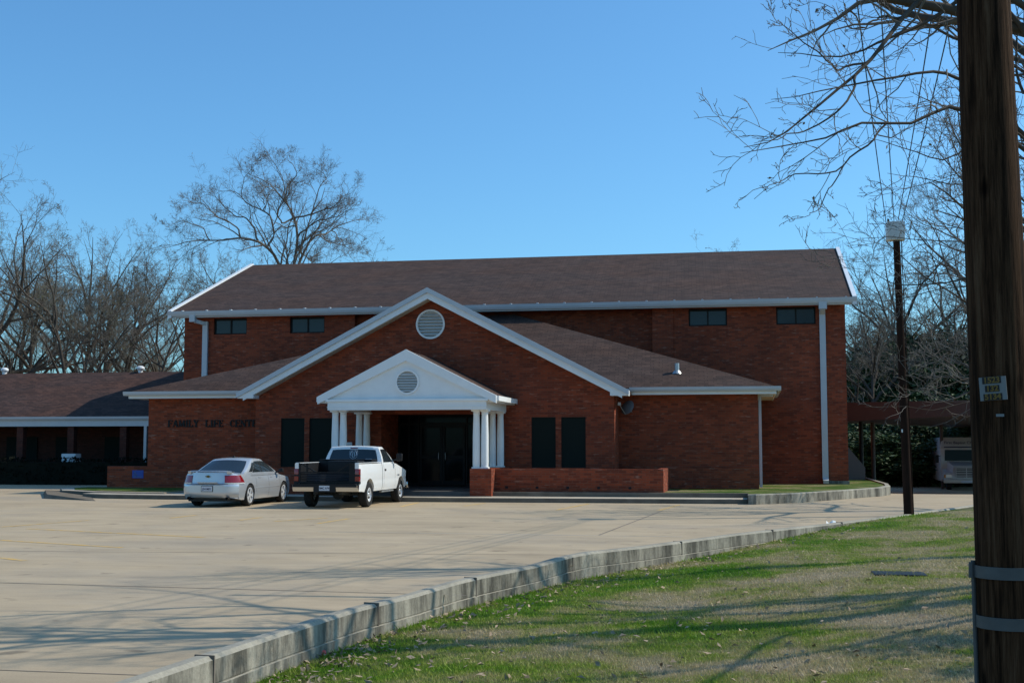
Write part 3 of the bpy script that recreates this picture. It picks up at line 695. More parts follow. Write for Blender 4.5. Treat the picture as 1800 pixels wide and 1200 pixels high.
MB().tube([tuple(a_), tuple(c_)], .014).build("feed_arm", M['steel'], SD); MB().box(c_[0] - .05, c_[0] + .05, c_[1] - .06, c_[1] + .04, c_[2] - .03, c_[2] + .08).build("receiver", M['grey_box'], SD)
pq = MB(); q0, q1 = atY(604, 786, Yg - .02), atY(619, 777, Yg - .02); pq.box(q0[0], q1[0], Yg - .03, Yg - .004, q0[2], q1[2])
tag(pq.build("wall_plaque", M['grey_box'], bevel=.006), "small grey plaque on the brick between the portico columns beside the entry", "plaque")

# ------------------------------------------------------------------ low building on the left
YL = 56.5
LB = thing("low_brick_building", "low brown brick building with brown shingle roof and shaded porch left of the hall", "building", (-40, 60, 0))
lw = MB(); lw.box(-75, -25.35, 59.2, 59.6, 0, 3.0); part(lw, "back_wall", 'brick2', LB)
lr = MB(); lr.add([(-75, YL, 3.25), (-25.32, YL, 3.25), (-25.32, 63.2, 5.85), (-75, 63.2, 5.85), (-75, 70, 3.25), (-25.32, 70, 3.25)], [(0, 1, 2, 3), (3, 2, 5, 4)])
part(lr, "roof", 'shingle2', LB)
a = atY(-10, 722, YL - 1.2); 
lr = MB(); lr.add([(-52, YL - 1.5, 3.2), (-36.6, YL - 1.5, 3.2), (-38.6, YL + 2.3, 4.25), (-52, YL + 2.3, 4.4)], [(0, 1, 2, 3)]); 
# cross gable at the far left edge of the view
xg = -37.0
part(MB().add([(xg, YL - .05, 3.27), (xg - 4.5, 62.0, 5.4), (xg - 9, YL - .05, 3.27)], [(0, 1, 2)]).prism([(xg, YL - .06, 3.1), (xg - 9, YL - .06, 3.1), (xg - 9, YL - .06, 3.27), (xg, YL - .06, 3.27)], (0, -.06, 0)), "porch_roof", 'shingle', LB)
fa = MB(); gut(fa, -75, -25.4, YL, 3.25); fa.box(-75, -25.4, YL + .02, YL + .06, 2.8, 3.2); part(fa, "fascia", 'gutter', LB)
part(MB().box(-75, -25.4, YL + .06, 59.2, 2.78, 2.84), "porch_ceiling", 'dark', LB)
for px in (38, 127, 219, -60):
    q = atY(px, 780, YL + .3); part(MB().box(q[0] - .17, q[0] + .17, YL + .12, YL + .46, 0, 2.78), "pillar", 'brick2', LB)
for px in (27, 50, 114, 200):
    q = atY(px, 790, 59.15); part(MB().box(q[0] - .5, q[0] + .5, 59.12, 59.19, .1, 2.3), "door" if px in (114, 27) else "window", 'screen', LB)
q = atY(256, 780, YL + .1); part(MB().box(q[0] - .07, q[0] + .07, YL + .02, YL + .14, .3, 2.8), "downspout", 'gutter', LB)
for px in (8, 247):
    q = atY(px, 655, 63.2); v = MB(); v.lathe([(.12, -.2), (.12, .05), (.17, .06), (.22, .14), (.2, .22), (.11, .28), (.02, .29)], (q[0], 63.2, 5.9), n=16); part(v, "roof_vent", 'white_metal', LB, smooth=True)
q0, q1 = atY(115, 812, YL - .2), atY(140, 797, YL - .2)
CB = MB(); CB.box(q0[0], q1[0], YL - .6, YL - .05, q0[2] - .55, q1[2]); tag(CB.build("mailbox_cabinet", M['grey_box'], bevel=.03), "pale grey cabinet behind the dark hedge at the porch pillar", "cabinet")
# blue parking sign on the low wall
q0, q1 = atY(232, 840, Yw - .17), atY(252, 826, Yw - .17)
PS = thing("accessible_parking_sign", "small blue accessible parking sign on the low brick wall", "sign", (q0[0], Yw - .15, q0[2]))
MB().box(q0[0], q1[0], Yw - .16, Yw - .143, q0[2], q1[2]).build("sign_plate", M['sign_blue'], PS)
sy = MB(); cx, cz = q0[0] + .13, q0[2] + .17; y = Yw - .164
sy.tube([(cx + .05 * math.cos(a) - .0, y, cz - .03 + .05 * math.sin(a)) for a in np.linspace(2.2, 6.0, 9)], .008, 5); sy.bar((cx - .01, y, cz + .06), (cx, y, cz - .01), .018, .006, up=(0, 1, 0)); sy.bar((cx, y, cz - .01), (cx + .05, y, cz - .015), .016, .006, up=(0, 1, 0)); sy.bar((cx + .05, y, cz - .015), (cx + .07, y, cz - .06), .016, .006, up=(0, 1, 0)); sy.lathe([(.016, y - .003), (.016, y + .003)], (cx - .012, 0, cz + .09), 'y', 10)
sy.box(q0[0] + .04, q1[0] - .05, y - .001, y + .003, q0[2] + .04, q0[2] + .06)
sy.build("symbol", M['sign_white'], PS)

# ------------------------------------------------------------------ foliage helper: leaf quads
def leaf_mesh(name, centres, size, rng, m, up=.3):
    n = len(centres); d = rng.normal(0, 1, (n, 3)); d[:, 2] = d[:, 2] * .6 + up * 0; d /= np.linalg.norm(d, axis=1)[:, None]
    e = rng.normal(0, 1, (n, 3)); e -= d * (e * d).sum(1)[:, None]; e /= np.linalg.norm(e, axis=1)[:, None]
    s = size * rng.uniform(.6, 1.4, (n, 1)); L = e * s; Wd = np.cross(d, e) * s * .45
    V = np.stack([centres - L, centres + Wd, centres + L, centres - Wd], 1).reshape(-1, 3)
    return npmesh(name, V, np.arange(4 * n).reshape(-1, 4), [m] if not isinstance(m, list) else m, smooth=False)
rg = np.random.default_rng(11)
# hedge before the porch
n = 9000
hx = rg.uniform(-48, -26.6, n); hp = np.stack([hx, YL - 1.45 + rg.uniform(-.55, .55, n), np.abs(rg.normal(.62, .42, n)).clip(.02, 1.22 + .06 * np.sin(hx * 2.1))], 1)
HG = thing("hedge", "dark clipped hedge in front of the porch of the low brick building", "hedge", (-37, YL - 1.45, 0))
link("foliage", leaf_mesh("foliage", hp, .09, rg, M['hedge']), HG)
MB().box(-48, -26.6, YL - 1.9, YL - 1.0, 0, 1.08).build("stems", M['hedge'], HG)

# ------------------------------------------------------------------ bare trees
def tubes(paths, radii, sides):
    """paths (N,K,3), radii (N,K) -> verts, quads"""
    P = np.asarray(paths); R = np.asarray(radii); N, K, _ = P.shape
    T = np.gradient(P, axis=1); T /= np.linalg.norm(T, axis=2, keepdims=True) + 1e-9
    ref = np.where(np.abs(T[:, :1, 2:3]) < .85, np.array([[[0, 0, 1.]]]), np.array([[[1., 0, 0]]])) * np.ones((N, K, 1))
    A = np.cross(T, ref); A /= np.linalg.norm(A, axis=2, keepdims=True) + 1e-9; B = np.cross(T, A)
    an = np.arange(sides) * 2 * np.pi / sides
    Vv = P[:, :, None, :] + R[:, :, None, None] * (A[:, :, None, :] * np.cos(an)[:, None] + B[:, :, None, :] * np.sin(an)[:, None])
    V = Vv.reshape(-1, 3)
    i = np.arange(N)[:, None, None] * K * sides + np.arange(K - 1)[None, :, None] * sides; k = np.arange(sides)[None, None, :]; k2 = (k + 1) % sides
    Q = np.stack([i + k, i + k2, i + sides + k2, i + sides + k], -1).reshape(-1, 4)
    return V, Q
def path(rng, p0, d, L, K, wob, trop):
    pts = [p0]; d = d / np.linalg.norm(d); st = L / (K - 1)
    for i in range(K - 1):
        d = d + rng.normal(0, wob, 3) + np.array([0, 0, trop]); d /= np.linalg.norm(d); pts.append(pts[-1] + d * st)
    return np.array(pts)
def perp(rng, d, ang):
    d = d / np.linalg.norm(d); e = rng.normal(0, 1, 3); e -= d * (e @ d); e /= np.linalg.norm(e); return d * math.cos(ang) + e * math.sin(ang)
LV = [  # K, sides
    (12, 9), (9, 7), (7, 5), (6, 4), (5, 3), (4, 3)]
def spread_branches(rng, parents, level, maxlevel, cnt, lenf, out, wob, trop, minr, start=.25):
    """children on each parent (pts, radii, length)"""
    kids = []
    for pts, rad, L in parents:
        n = max(1, int(rng.poisson(cnt[level])))
        for j in range(n):
            t = start + (1 - start) * ((j + rng.uniform(.1, .9)) / n); x = t * (len(pts) - 1); i = min(int(x), len(pts) - 2); f = x - i
            p = pts[i] * (1 - f) + pts[i + 1] * f; r = rad[i] * (1 - f) + rad[i + 1] * f
            d = perp(rng, pts[i + 1] - pts[i], rng.uniform(.5, 1.05)); d[2] += .12
            l = L * lenf[level] * rng.uniform(.6, 1.25) * (1.15 - .55 * t); K = LV[level][0]
            q = path(rng, p, d, l, K, wob * (1 + .2 * level), trop[level]); r0 = max(minr, r * rng.uniform(.5, .72)); rr = np.linspace(r0, max(minr * .7, r0 * (.12 if minr < .005 else .25)), K)
            kids.append((q, rr, l))
    out.setdefault(level, []).extend(kids)
    if level < maxlevel: spread_branches(rng, kids, level + 1, maxlevel, cnt, lenf, out, wob, trop, minr)
def tree_meshes(name, out, split, mt, mc, buds=0, budm=None, rng=None, budsize=.1):
    res = []
    for nm, lv in (("trunk", [l for l in out if l < split]), ("crown", [l for l in out if l >= split])):
        Vs, Qs, o, mi = [], [], 0, []
        for l in lv:
            if not out[l]: continue
            byK = {}
            for b_ in out[l]: byK.setdefault(len(b_[0]), []).append(b_)
            for K, bl in byK.items():
                V, Q = tubes([b_[0] for b_ in bl], [b_[1] for b_ in bl], LV[l][1]); Vs.append(V); Qs.append(Q + o); o += len(V); mi += [0] * len(Q)
        if nm == "crown" and buds:
            tw = out[max(out)]; idx = rng.integers(0, len(tw), buds); c = np.array([tw[i][0][-1 - rng.integers(0, 2)] for i in idx]) + rng.normal(0, .012, (buds, 3))
            e = rng.normal(0, 1, (buds, 3)); e /= np.linalg.norm(e, axis=1)[:, None]; f = rng.normal(0, 1, (buds, 3)); f -= e * (e * f).sum(1)[:, None]; f /= np.linalg.norm(f, axis=1)[:, None]
            s = budsize * rng.uniform(.5, 1.3, (buds, 1)); V = np.stack([c - e * s, c + f * s * .6, c + e * s, c - f * s * .6], 1).reshape(-1, 3)
            Vs.append(V); Qs.append(np.arange(4 * buds).reshape(-1, 4) + o); mi += [1] * buds
        if not Vs: res.append(None); continue
        res.append(npmesh(nm, np.concatenate(Vs), np.concatenate(Qs), [mt if nm == "trunk" else mc] + ([budm] if budm else []), mi))
    return res
def grow(seed, H, r0, forkh, nl, spread, cnt, maxlevel=5, wob=.13, limb_len=.62, buds=0, budm=None, mt='bark', mc='twig', minr=.011, up=1.0, budsize=.1, lean=0):
    rng = np.random.default_rng(seed); out = {}
    tr = path(rng, np.zeros(3), np.array([lean, 0, 1.]), forkh * H, LV[0][0], .035, .05); tr[0] = (0, 0, -.8); rr = np.linspace(r0, r0 * .72, LV[0][0]); rr[0] *= 1.35; rr[1] *= 1.1
    leader = path(rng, tr[-1], np.array([rng.normal(0, .2), rng.normal(0, .2), 1.]), H * (1 - forkh), LV[0][0], .09, .06)
    out[0] = [(tr, rr, forkh * H), (leader, np.linspace(r0 * .6, r0 * .06, LV[0][0]), H * (1 - forkh))]
    limbs = []
    for i in range(nl):
        a = 2 * math.pi * (i + rng.uniform(-.25, .25)) / nl * 1.618 * 1.0; t = rng.uniform(.0, .55)
        if rng.uniform() < .6: x = t * (len(leader) - 1); k = min(int(x), len(leader) - 2); p = leader[k] + (leader[k + 1] - leader[k]) * (x - k); rb = r0 * (.55 - .35 * t)
        else: x = rng.uniform(.6, 1) * (len(tr) - 1.01); k = int(x); p = tr[k] + (tr[k + 1] - tr[k]) * (x - k); rb = r0 * .5
        d = np.array([math.cos(a) * spread, math.sin(a) * spread, up * rng.uniform(.45, 1.1)]); l = H * limb_len * rng.uniform(.7, 1.1) * (1 - .35 * t)
        q = path(rng, p, d, l, LV[1][0], wob, .05 * rng.uniform(-.5, 1.5)); limbs.append((q, np.linspace(rb, rb * .1, LV[1][0]), l))
    out[1] = limbs
    spread_branches(rng, limbs + [(leader, np.linspace(r0 * .6, r0 * .06, LV[0][0]), H * .5)], 2, maxlevel, cnt, [0, 0, .5, .55, .55, .5], out, wob, [0, 0, .04, .03, .02, 0], minr)
    return tree_meshes("tree", out, 3, M[mt], M[mc], buds, M[budm] if budm else None, rng, budsize)
protos = {}
def tree(name, kind, loc, rz, sc, label, cat="tree", group=None, parts=("trunk", "crown")):
    t = thing(name, label, cat, loc, rz, group); t.scale = (sc[0], sc[0], sc[1]) if isinstance(sc, tuple) else (sc, sc, sc)
    for nm, me in zip(parts, protos[kind]):
        if me is not None: link(nm, me, t, wrt=False)
    return t
cn = [0, 0, 5.8, 5.8, 5.8, 5.2]
protos['a'] = grow(5, 19, .34, .33, 9, .72, cn, minr=.006)
protos['b'] = grow(8, 18, .30, .38, 8, .55, cn, buds=2600, budm='bud_green', mc='twig_tan', budsize=.045, minr=.006)
protos['c'] = grow(21, 16, .26, .34, 8, .62, cn, buds=3600, budm='bud', mc='twig_tan', budsize=.045, minr=.006)
protos['d'] = grow(33, 17, .20, .45, 7, .5, cn, mt='bark', mc='twig', minr=.006)
#protos['big'] = grow(47, 21, .55, .36, 12, 1.15, [0, 0, 6.5, 5.6, 5, 3.8], wob=.16, limb_len=.60, buds=700, budm='bud', mt='bark_pale', up=.9, minr=.012)
def pxtree(kind, px, Y, top, rz, H, label, group, name="bare_tree", wide=1.0, g=-.1):
    co = np.empty(len(protos[kind][1].vertices) * 3, np.float32); protos[kind][1].vertices.foreach_get("co", co); H = float(np.percentile(co[2::3], 99.3))
    q = atY(px, top, Y); s = (q[2] - g) / H
    return tree(name, kind, (q[0], Y, g), rz, (s * wide, s), label, group=group)
GL = "bare trees behind the low brick building"
pxtree('a', -10, 72, 300, .3, 19, "bare tree at the left edge of the photo with long drooping dark limbs", GL, wide=.95)
pxtree('c', 70, 76, 385, 1.9, 16, "brown twiggy tree with dense tan buds, second from the left edge", GL)
pxtree('b', 132, 70, 378, 4.4, 18, "dark trunked tree with rusty buds on top behind the middle of the low roof", GL, wide=.9)
pxtree('d', 105, 80, 420, 2.2, 17, "slim straight bare tree between the two dark trunks behind the low roof", GL)
pxtree('c', 180, 84, 410, 5.2, 16, "olive budded tree between the rusty topped tree and the forked pale tree", GL)
pxtree('b', 215, 78, 425, 1.0, 18, "forked pale barked tree with olive buds behind the right part of low roof", GL, wide=.9)
pxtree('b', 42, 79, 372, 2.9, 18, "upright olive budded tree between the left edge and the dense brown tree", GL, wide=1.0)
pxtree('a', 160, 88, 405, .9, 19, "crooked bare tree behind the rusty topped tree in the middle of the left wood", GL, wide=.85)
pxtree('c', 240, 86, 428, 4.0, 16, "bushy brown tree between the forked pale tree and the tall hall's corner", GL, wide=.9)
pxtree('d', 262, 74, 432, .6, 17, "slim tree with narrow olive crown nearest the left corner of the tall hall", GL, wide=1.25)
pxtree('c', 300, 92, 520, 3.3, 16, "short brown twiggy tree behind the slim tree beside the tall hall's corner", GL)
pxtree('a', 375, 92, 440, 2.7, 19, "bare tree with upright branches behind the left slope of the tall roof", GL)
GR = "thin tree tops over the hall roof"
pxtree('c', 668, 100, 412, 1.4, 16, "faint thin tree top over the roof just right of the largest bare tree", GR, wide=1.3)
pxtree('c', 1292, 110, 418, .4, 16, "small faint tree top showing above the roof ridge towards its right end", GR)
GF = "far bare trees in the wood on the left"
i = 0
for px, Y, top, kd in ((-40, 118, 540, 'a'), (85, 128, 560, 'd'), (200, 124, 565, 'b'), (310, 130, 580, 'c')):
    i += 1; pxtree(kd, px, Y, top, i * 1.37, {'a': 19, 'b': 18, 'c': 16, 'd': 17}[kd], "far bare tree in the hazy wood behind the row above the low roof", GF, wide=1.35)
# wood on the right behind the carport
GX = "bare trees right of the hall"
for px, Y, top, kd, rz, wd, lb in ((1535, 84, 480, 'c', 1.2, 1.1, "brown bare tree just right of the hall corner"), (1610, 92, 400, 'a', 3.9, 1.0, "tall bare tree directly behind the thin pole with the box"),
        (1668, 95, 420, 'c', 5.1, 1.05, "leaning bare tree with pale limbs between thin pole and thick pole"), (1500, 95, 500, 'b', 2.0, 1.1, "faint bare tree half hidden by the hall's right wall"),
        (1725, 98, 300, 'a', .9, .9, "bare tree hidden behind the thick utility pole with twigs on both sides"), (1570, 100, 510, 'a', .2, 1.2, "far bare tree in the gap between hall corner and thin pole")):
    pxtree(kd, px, Y, top, rz, {'a': 19, 'b': 18, 'c': 16, 'd': 17}[kd], lb, GX, wide=wd, g=-.8)
for j, (px, Y, top, kd) in enumerate(((1525, 122, 560, 'a'), (1585, 126, 570, 'c'), (1655, 124, 550, 'a'), (1790, 110, 500, 'b'))):
    pxtree(kd, px, Y, top, j * 2.1, {'a': 19, 'b': 18, 'c': 16}[kd], "far bare tree in the wood behind the evergreens on the right", "far bare trees on the right", wide=1.3, g=-.8)
# evergreens
def evergreen(seed, n, clumps):
    rng = np.random.default_rng(seed); cs = []
    for i in range(clumps):
        a = rng.uniform(0, 2 * math.pi); z = rng.uniform(.04, 1) ; rad = (1 - abs(z - .4) ** 1.8 * 1.5) * rng.uniform(.35, 1.0)
        c = np.array([math.cos(a) * rad * .55, math.sin(a) * rad * .55, z]); k = n // clumps
        cs.append(c + rng.normal(0, 1, (k, 3)) * np.array([.085, .085, .055]) * rng.uniform(.6, 1.5))
    C_ = np.concatenate(cs); C_ = C_[C_[:, 2] > 0.0]
    rr = np.random.default_rng(seed + 1); me = leaf_mesh("crown", C_ * 6.5, .105, rr, M['ever'])
    st = MB(); st.tube([(0, 0, -.5), (.05, .02, 1.5), (.02, .1, 3.4), (.1, .05, 5.4)], [.2, .16, .11, .03], 7)
    for k in range(7):
        a = k * 2.4; z = .8 + k * .6; st.tube([(0, 0, z), (math.cos(a) * .8, math.sin(a) * .8, z + .6), (math.cos(a) * 1.7, math.sin(a) * 1.7, z + 1.0)], [.07, .05, .02], 5)
    mt_ = bpy.data.meshes.new("trunk"); mt_.from_pydata(st.v, [], st.f); mt_.materials.append(M['bark'])
    return [mt_, me]
protos['e1'] = evergreen(2, 30000, 70); protos['e2'] = evergreen(9, 30000, 56)
GE = "dark evergreens behind the carport"
for j, (px, Y, top, wd, lb) in enumerate(((1500, 92, 668, 1.7, "glossy evergreen bush against the hall's right wall above the carport"), (1532, 96, 640, 1.5, "dark evergreen between hall wall and thin pole, rounded top"), (1575, 90, 655, 1.6, "dark evergreen behind the thin pole's left side"),
        (1618, 94, 598, 1.3, "tallest green evergreen just right of the thin pole"), (1655, 90, 640, 1.5, "evergreen above the bus roof, between the poles"), (1690, 96, 610, 1.4, "evergreen above the carport end beside the thick pole"), (1745, 92, 620, 1.5, "evergreen mostly hidden behind the thick pole"))):
    q = atY(px, top, Y); s = (q[2] + .8) / 6.6; tree("evergreen_tree", 'e1' if j % 2 else 'e2', (q[0], Y, -.8), j * 1.3, (s * wd, s), lb, group=GE)
for j, (px, Y, top, wd) in enumerate(((1510, 86, 745, 2.6), (1545, 83, 735, 2.6), (1580, 87, 740, 2.6), (1620, 84, 735, 2.6), (1660, 88, 740, 2.6), (1705, 86, 740, 2.6))):
    q = atY(px, top, Y); s = (q[2] + .8) / 6.6; tree("evergreen_shrub", 'e2' if j % 2 else 'e1', (q[0], Y, -.8), j * 2.3, (s * wd, s), "low dark evergreen shrub in the shade under the carport roof line", "shrub", "low evergreen shrubs behind the carport")

# ------------------------------------------------------------------ carport, bus
a0, a1 = atD(1470, 742, 60.), atD(1745, 749, 82.); a0 = np.array([a0[0], a0[1]]); a1 = np.array([a1[0], a1[1]]); dv = (a1 - a0) / np.linalg.norm(a1 - a0); nv = np.array([dv[1], -dv[0]])
CP = thing("carport", "open carport with brown ribbed metal fascia on thin posts right of the hall", "carport", (a0[0], a0[1], -.4))
fz0, fz1 = 2.95, 3.95; fs = MB(); L = np.linalg.norm(a1 - a0)
for i in range(int(L / .45)):
    s0 = a0 + dv * i * .45; s1 = a0 + dv * (i * .45 + .40); s2 = a0 + dv * (i * .45 + .45)
    fs.hexa([(*s0, fz0), (*s1, fz0), (*(s1 + nv * .06), fz0), (*(s0 + nv * .06), fz0)], [(*s0, fz1), (*s1, fz1), (*(s1 + nv * .06), fz1), (*(s0 + nv * .06), fz1)])
    fs.hexa([(*(s1 - nv * .03), fz0), (*(s2 - nv * .03), fz0), (*(s2 + nv * .06), fz0), (*(s1 + nv * .06), fz0)], [(*(s1 - nv * .03), fz1), (*(s2 - nv * .03), fz1), (*(s2 + nv * .06), fz1), (*(s1 + nv * .06), fz1)])
fs.build("fascia", M['sheet_brown'], CP)
b0, b1 = a0 + nv * 9, a1 + nv * 9
MB().hexa([(*(a0 + nv * .07), 3.0), (*(a1 + nv * .07), 3.0), (*b1, 3.3), (*b0, 3.3)], [(*(a0 + nv * .07), 3.9), (*(a1 + nv * .07), 3.9), (*b1, 3.9), (*b0, 3.9)]).build("roof", M['sheet_brown'], CP)
for f in (.08, .14, .55, .95):
    c = a0 + dv * L * f + nv * .4; MB().tube([(c[0], c[1], -1.2), (c[0], c[1], 3.05)], .1, 8).build("post", M['black' if f < .1 else 'sheet_brown'], CP)
c = atD(1508, 830, 58.); sw = MB(); sw.hexa([(c[0] - .6, c[1] - .3, -.6), (c[0] + .35, c[1] + .2, -.6), (c[0] + .3, c[1] + .4, -.6), (c[0] - .6, c[1] - .1, -.6)], [(c[0] - .6, c[1] - .3, 2.0), (c[0] + .35, c[1] + .2, .85), (c[0] + .3, c[1] + .4, .85), (c[0] - .6, c[1] - .1, 2.0)])
tag(sw.build("slope_topped_screen", M['sheet_brown']), "brown slope topped screen beside the hall's right corner under the carport", "screen")
bx, by = camxy((1692 - 900) / 2200 * 70.6, 70.6)
BUS = thing("shuttle_bus", "white shuttle bus facing us under the carport, half hidden by the thick pole", "bus", (bx, by, -.62), math.radians(-3))
def bb(mb, nm, m, parent=BUS, **k): return mb.build(nm, M[m], parent, wrt=False, **k)
body = MB(); body.box(-1.2, 1.2, .9, 8.5, .45, 2.35); body.hexa([(-1.2, .9, 2.35), (1.2, .9, 2.35), (1.2, 8.5, 2.35), (-1.2, 8.5, 2.35)], [(-1.08, 1.2, 2.95), (1.08, 1.2, 2.95), (1.1, 8.4, 2.95), (-1.1, 8.4, 2.95)])
bo = bb(body, "body", 'bus', bevel=.05)
hd = MB(); hd.hexa([(-1.18, -.55, .55), (1.18, -.55, .55), (1.18, .9, .55), (-1.18, .9, .55)], [(-1.1, -.45, .98), (1.1, -.45, .98), (1.12, .9, 1.15), (-1.12, .9, 1.15)]); hd.hexa([(-.78, -.6, .6), (.78, -.6, .6), (.9, .92, .6), (-.9, .92, .6)], [(-.66, -.5, 1.35), (.66, -.5, 1.35), (.86, .92, 1.6), (-.86, .92, 1.6)])
bb(hd, "hood", 'bus', bevel=.05)
gl = MB(); gl.box(-.56, .56, -.63, -.58, .72, 1.26); go = bb(gl, "grille", 'plastic')
gs = MB()
for i in range(6): gs.box(-.56, .56, -.65, -.63, .75 + i * .095, .79 + i * .095)
for x in (-.56, 0, .52): gs.box(x, x + .04, -.652, -.63, .72, 1.26)
bb(gs, "bar", 'bus', go)
bb(MB().hexa([(-.98, .86, 1.62), (.98, .86, 1.62), (.98, .9, 1.62), (-.98, .9, 1.62)], [(-.96, .885, 2.24), (.96, .885, 2.24), (.96, .93, 2.24), (-.96, .93, 2.24)]), "windshield", 'glass')
bb(MB().box(-1.0, 1.0, .88, .905, 2.36, 2.42), "stripe", 'ink')
for s in (-1, 1):
    bb(MB().box(s * .95 - .2, s * .95 + .2, -.575, -.5, .68, .86), "headlight", 'clear_lens'); bb(MB().box(s * 1.12 - .04, s * 1.12 + .05, -.578, -.45, .68, .86), "turn_signal", 'amber')
    bb(MB().box(s * 1.42 - .09, s * 1.42 + .09, .5, .56, 1.5, 1.95).bar((s * 1.2, .9, 1.9), (s * 1.42, .53, 1.85), .03, .03), "mirror", 'plastic')
    for y in (.25, 6.4):
        wmb = MB(); wmb.lathe([(.28, s * 1.0), (.46, s * .98), (.48, s * .9), (.48, s * .78), (.46, s * .72), (.28, s * .7)], (0, y, .48), 'x', 20); bb(wmb, "wheel", 'rubber', smooth=True)
bb(MB().box(-1.2, 1.2, -.75, -.58, .4, .58), "bumper", 'cream', bevel=.03); bb(MB().box(-.3, .3, -.77, -.752, .42, .54), "number_plate", 'plate')
Mx = Matrix.Translation((0, 1.02, 2.64)) @ Matrix.Rotation(math.radians(90 - 24), 4, 'X')
text("First Baptist Church", .24, M['ink'], "lettering", BUS, Mx)

# ------------------------------------------------------------------ vehicles
def mapped_box(nx, ny, nz, fn):
    idx = {}; vs = []; fs = []
    def vid(i, j, k):
        key = (i, j, k)
        if key not in idx: idx[key] = len(vs); vs.append(fn(-1 + 2 * i / nx, -1 + 2 * j / ny, k / nz))
        return idx[key]
    for k in (0, nz):
        for i in range(nx):
            for j in range(ny): fs.append((vid(i, j, k), vid(i + 1, j, k), vid(i + 1, j + 1, k), vid(i, j + 1, k)))
    for i in (0, nx):
        for j in range(ny):
            for k in range(nz): fs.append((vid(i, j, k), vid(i, j + 1, k), vid(i, j + 1, k + 1), vid(i, j, k + 1)))
    for j in (0, ny):
        for i in range(nx):
            for k in range(nz): fs.append((vid(i, j, k), vid(i + 1, j, k), vid(i + 1, j, k + 1), vid(i, j, k + 1)))
    m = MB(); m.v = [tuple(map(float, p)) for p in vs]; m.f = fs; return m
def boolean(o, cutter):
    md = o.modifiers.new("b", 'BOOLEAN'); md.operation = 'DIFFERENCE'; md.object = cutter; md.solver = 'EXACT'
    dg = bpy.context.evaluated_depsgraph_get(); me = bpy.data.meshes.new_from_object(o.evaluated_get(dg)); o.modifiers.clear(); o.data = me
    me.set_sharp_from_angle(angle=math.radians(32)); bpy.data.objects.remove(cutter)
def patch(fn, fix, ur, vr, off, nu=8, nv=6):
    """a pane lying 'off' proud of a mapped surface; fix: ('v',-1) etc. ur/vr: callables or ranges"""
    m = MB(); g = []; 
    for a in range(nu + 1):
        for b_ in range(nv + 1):
            s, t = a / nu, b_ / nv
            w_ = vr[0] + (vr[1] - vr[0]) * t
            lo, hi = ur(w_); q = lo + (hi - lo) * s
            p = fn(q, fix[1], w_) if fix[0] == 'v' else fn(fix[1], q, w_)
            g.append(np.array(p) + np.array(off))
    m.add(g, [(i * (nv + 1) + j, (i + 1) * (nv + 1) + j, (i + 1) * (nv + 1) + j + 1, i * (nv + 1) + j + 1) for i in range(nu) for j in range(nv)])
    return m
def wheel_mesh(R, w_, rim, spokes, steel=False):
    t = MB(); t.lathe([(rim, -w_ / 2), (R - .03, -w_ / 2), (R - .005, -w_ / 2 + .03), (R, -w_ / 4), (R, w_ / 4), (R - .005, w_ / 2 - .03), (R - .03, w_ / 2), (rim, w_ / 2), (rim, -w_ / 2)][:-1], axis='x', n=32, closed=True)
    r = MB(); r.lathe([(rim, w_ / 2 - .01), (rim - .025, w_ / 2 - .0), (rim - .035, w_ / 2 - .04), (rim - .03, -w_ / 4), (rim, -w_ / 4)], axis='x', n=32, closed=True)
    if steel:
        r.lathe([(.001, w_ / 2 - .01), (.06, w_ / 2 - .01), (.075, w_ / 2 - .03), (rim * .62, w_ / 2 - .02), (rim * .7, w_ / 2 - .06), (rim - .03, w_ / 2 - .07), (rim - .03, w_ / 2 - .09), (.001, w_ / 2 - .1)], axis='x', n=28)
        for k in range(spokes):
            a = 2 * math.pi * k / spokes; c = (w_ / 2 - .045, math.cos(a) * rim * .52, math.sin(a) * rim * .52); 
    for k in range(spokes if not steel else 0):
        for dd in (-.16, .16):
            a = 2 * math.pi * k / spokes; a2 = a + dd
            r.bar((w_ / 2 - .025, math.cos(a) * .05, math.sin(a) * .05), (w_ / 2 - .02, math.cos(a2) * (rim - .03), math.sin(a2) * (rim - .03)), .042, .03, up=(1, 0, 0))
    if not steel: r.lathe([(.06, w_ / 2 - .05), (.06, w_ / 2 - .01), (.001, w_ / 2 - .005)], axis='x', n=16)
    h = MB(); h.lathe([(rim - .03, w_ / 2 - .10), (rim - .03, w_ / 2 - .13)], axis='x', n=24)
    if steel:
        for k in range(spokes):
            a = 2 * math.pi * k / spokes; h.lathe([(.035, w_ / 2 - .038), (.035, w_ / 2 - .02)], (0, math.cos(a) * rim * .47, math.sin(a) * rim * .47), 'x', 10)
    return t, r, h
def add_wheels(root, R, w_, rim, xs_, ysf, spokes, steel):
    first = None
    for y in ysf:
        for s in (-1, 1):
            if first is None:
                t, r, h = wheel_mesh(R, w_, rim, spokes, steel)
                wo_ = bpy.data.objects.new("wheel", None); COL.objects.link(wo_); wo_.parent = root; first = wo_
                t.build("tyre", M['rubber'], wo_, smooth=True, wrt=False); r.build("rim", M['alloy'], wo_, smooth=True, wrt=False); h.build("hub_shadow", M['seam'], wo_, wrt=False)
            else: wo_ = copy_tree(first, root)
            wo_.location = (s * xs_, y, R); wo_.rotation_euler = (0, 0, 0 if s > 0 else math.pi)
def well(x, y, z, R): 
    c = MB(); c.lathe([(R, -.28), (R, .28)], (x, y, z), 'x', 40); return c.build("cut", M['seam'])

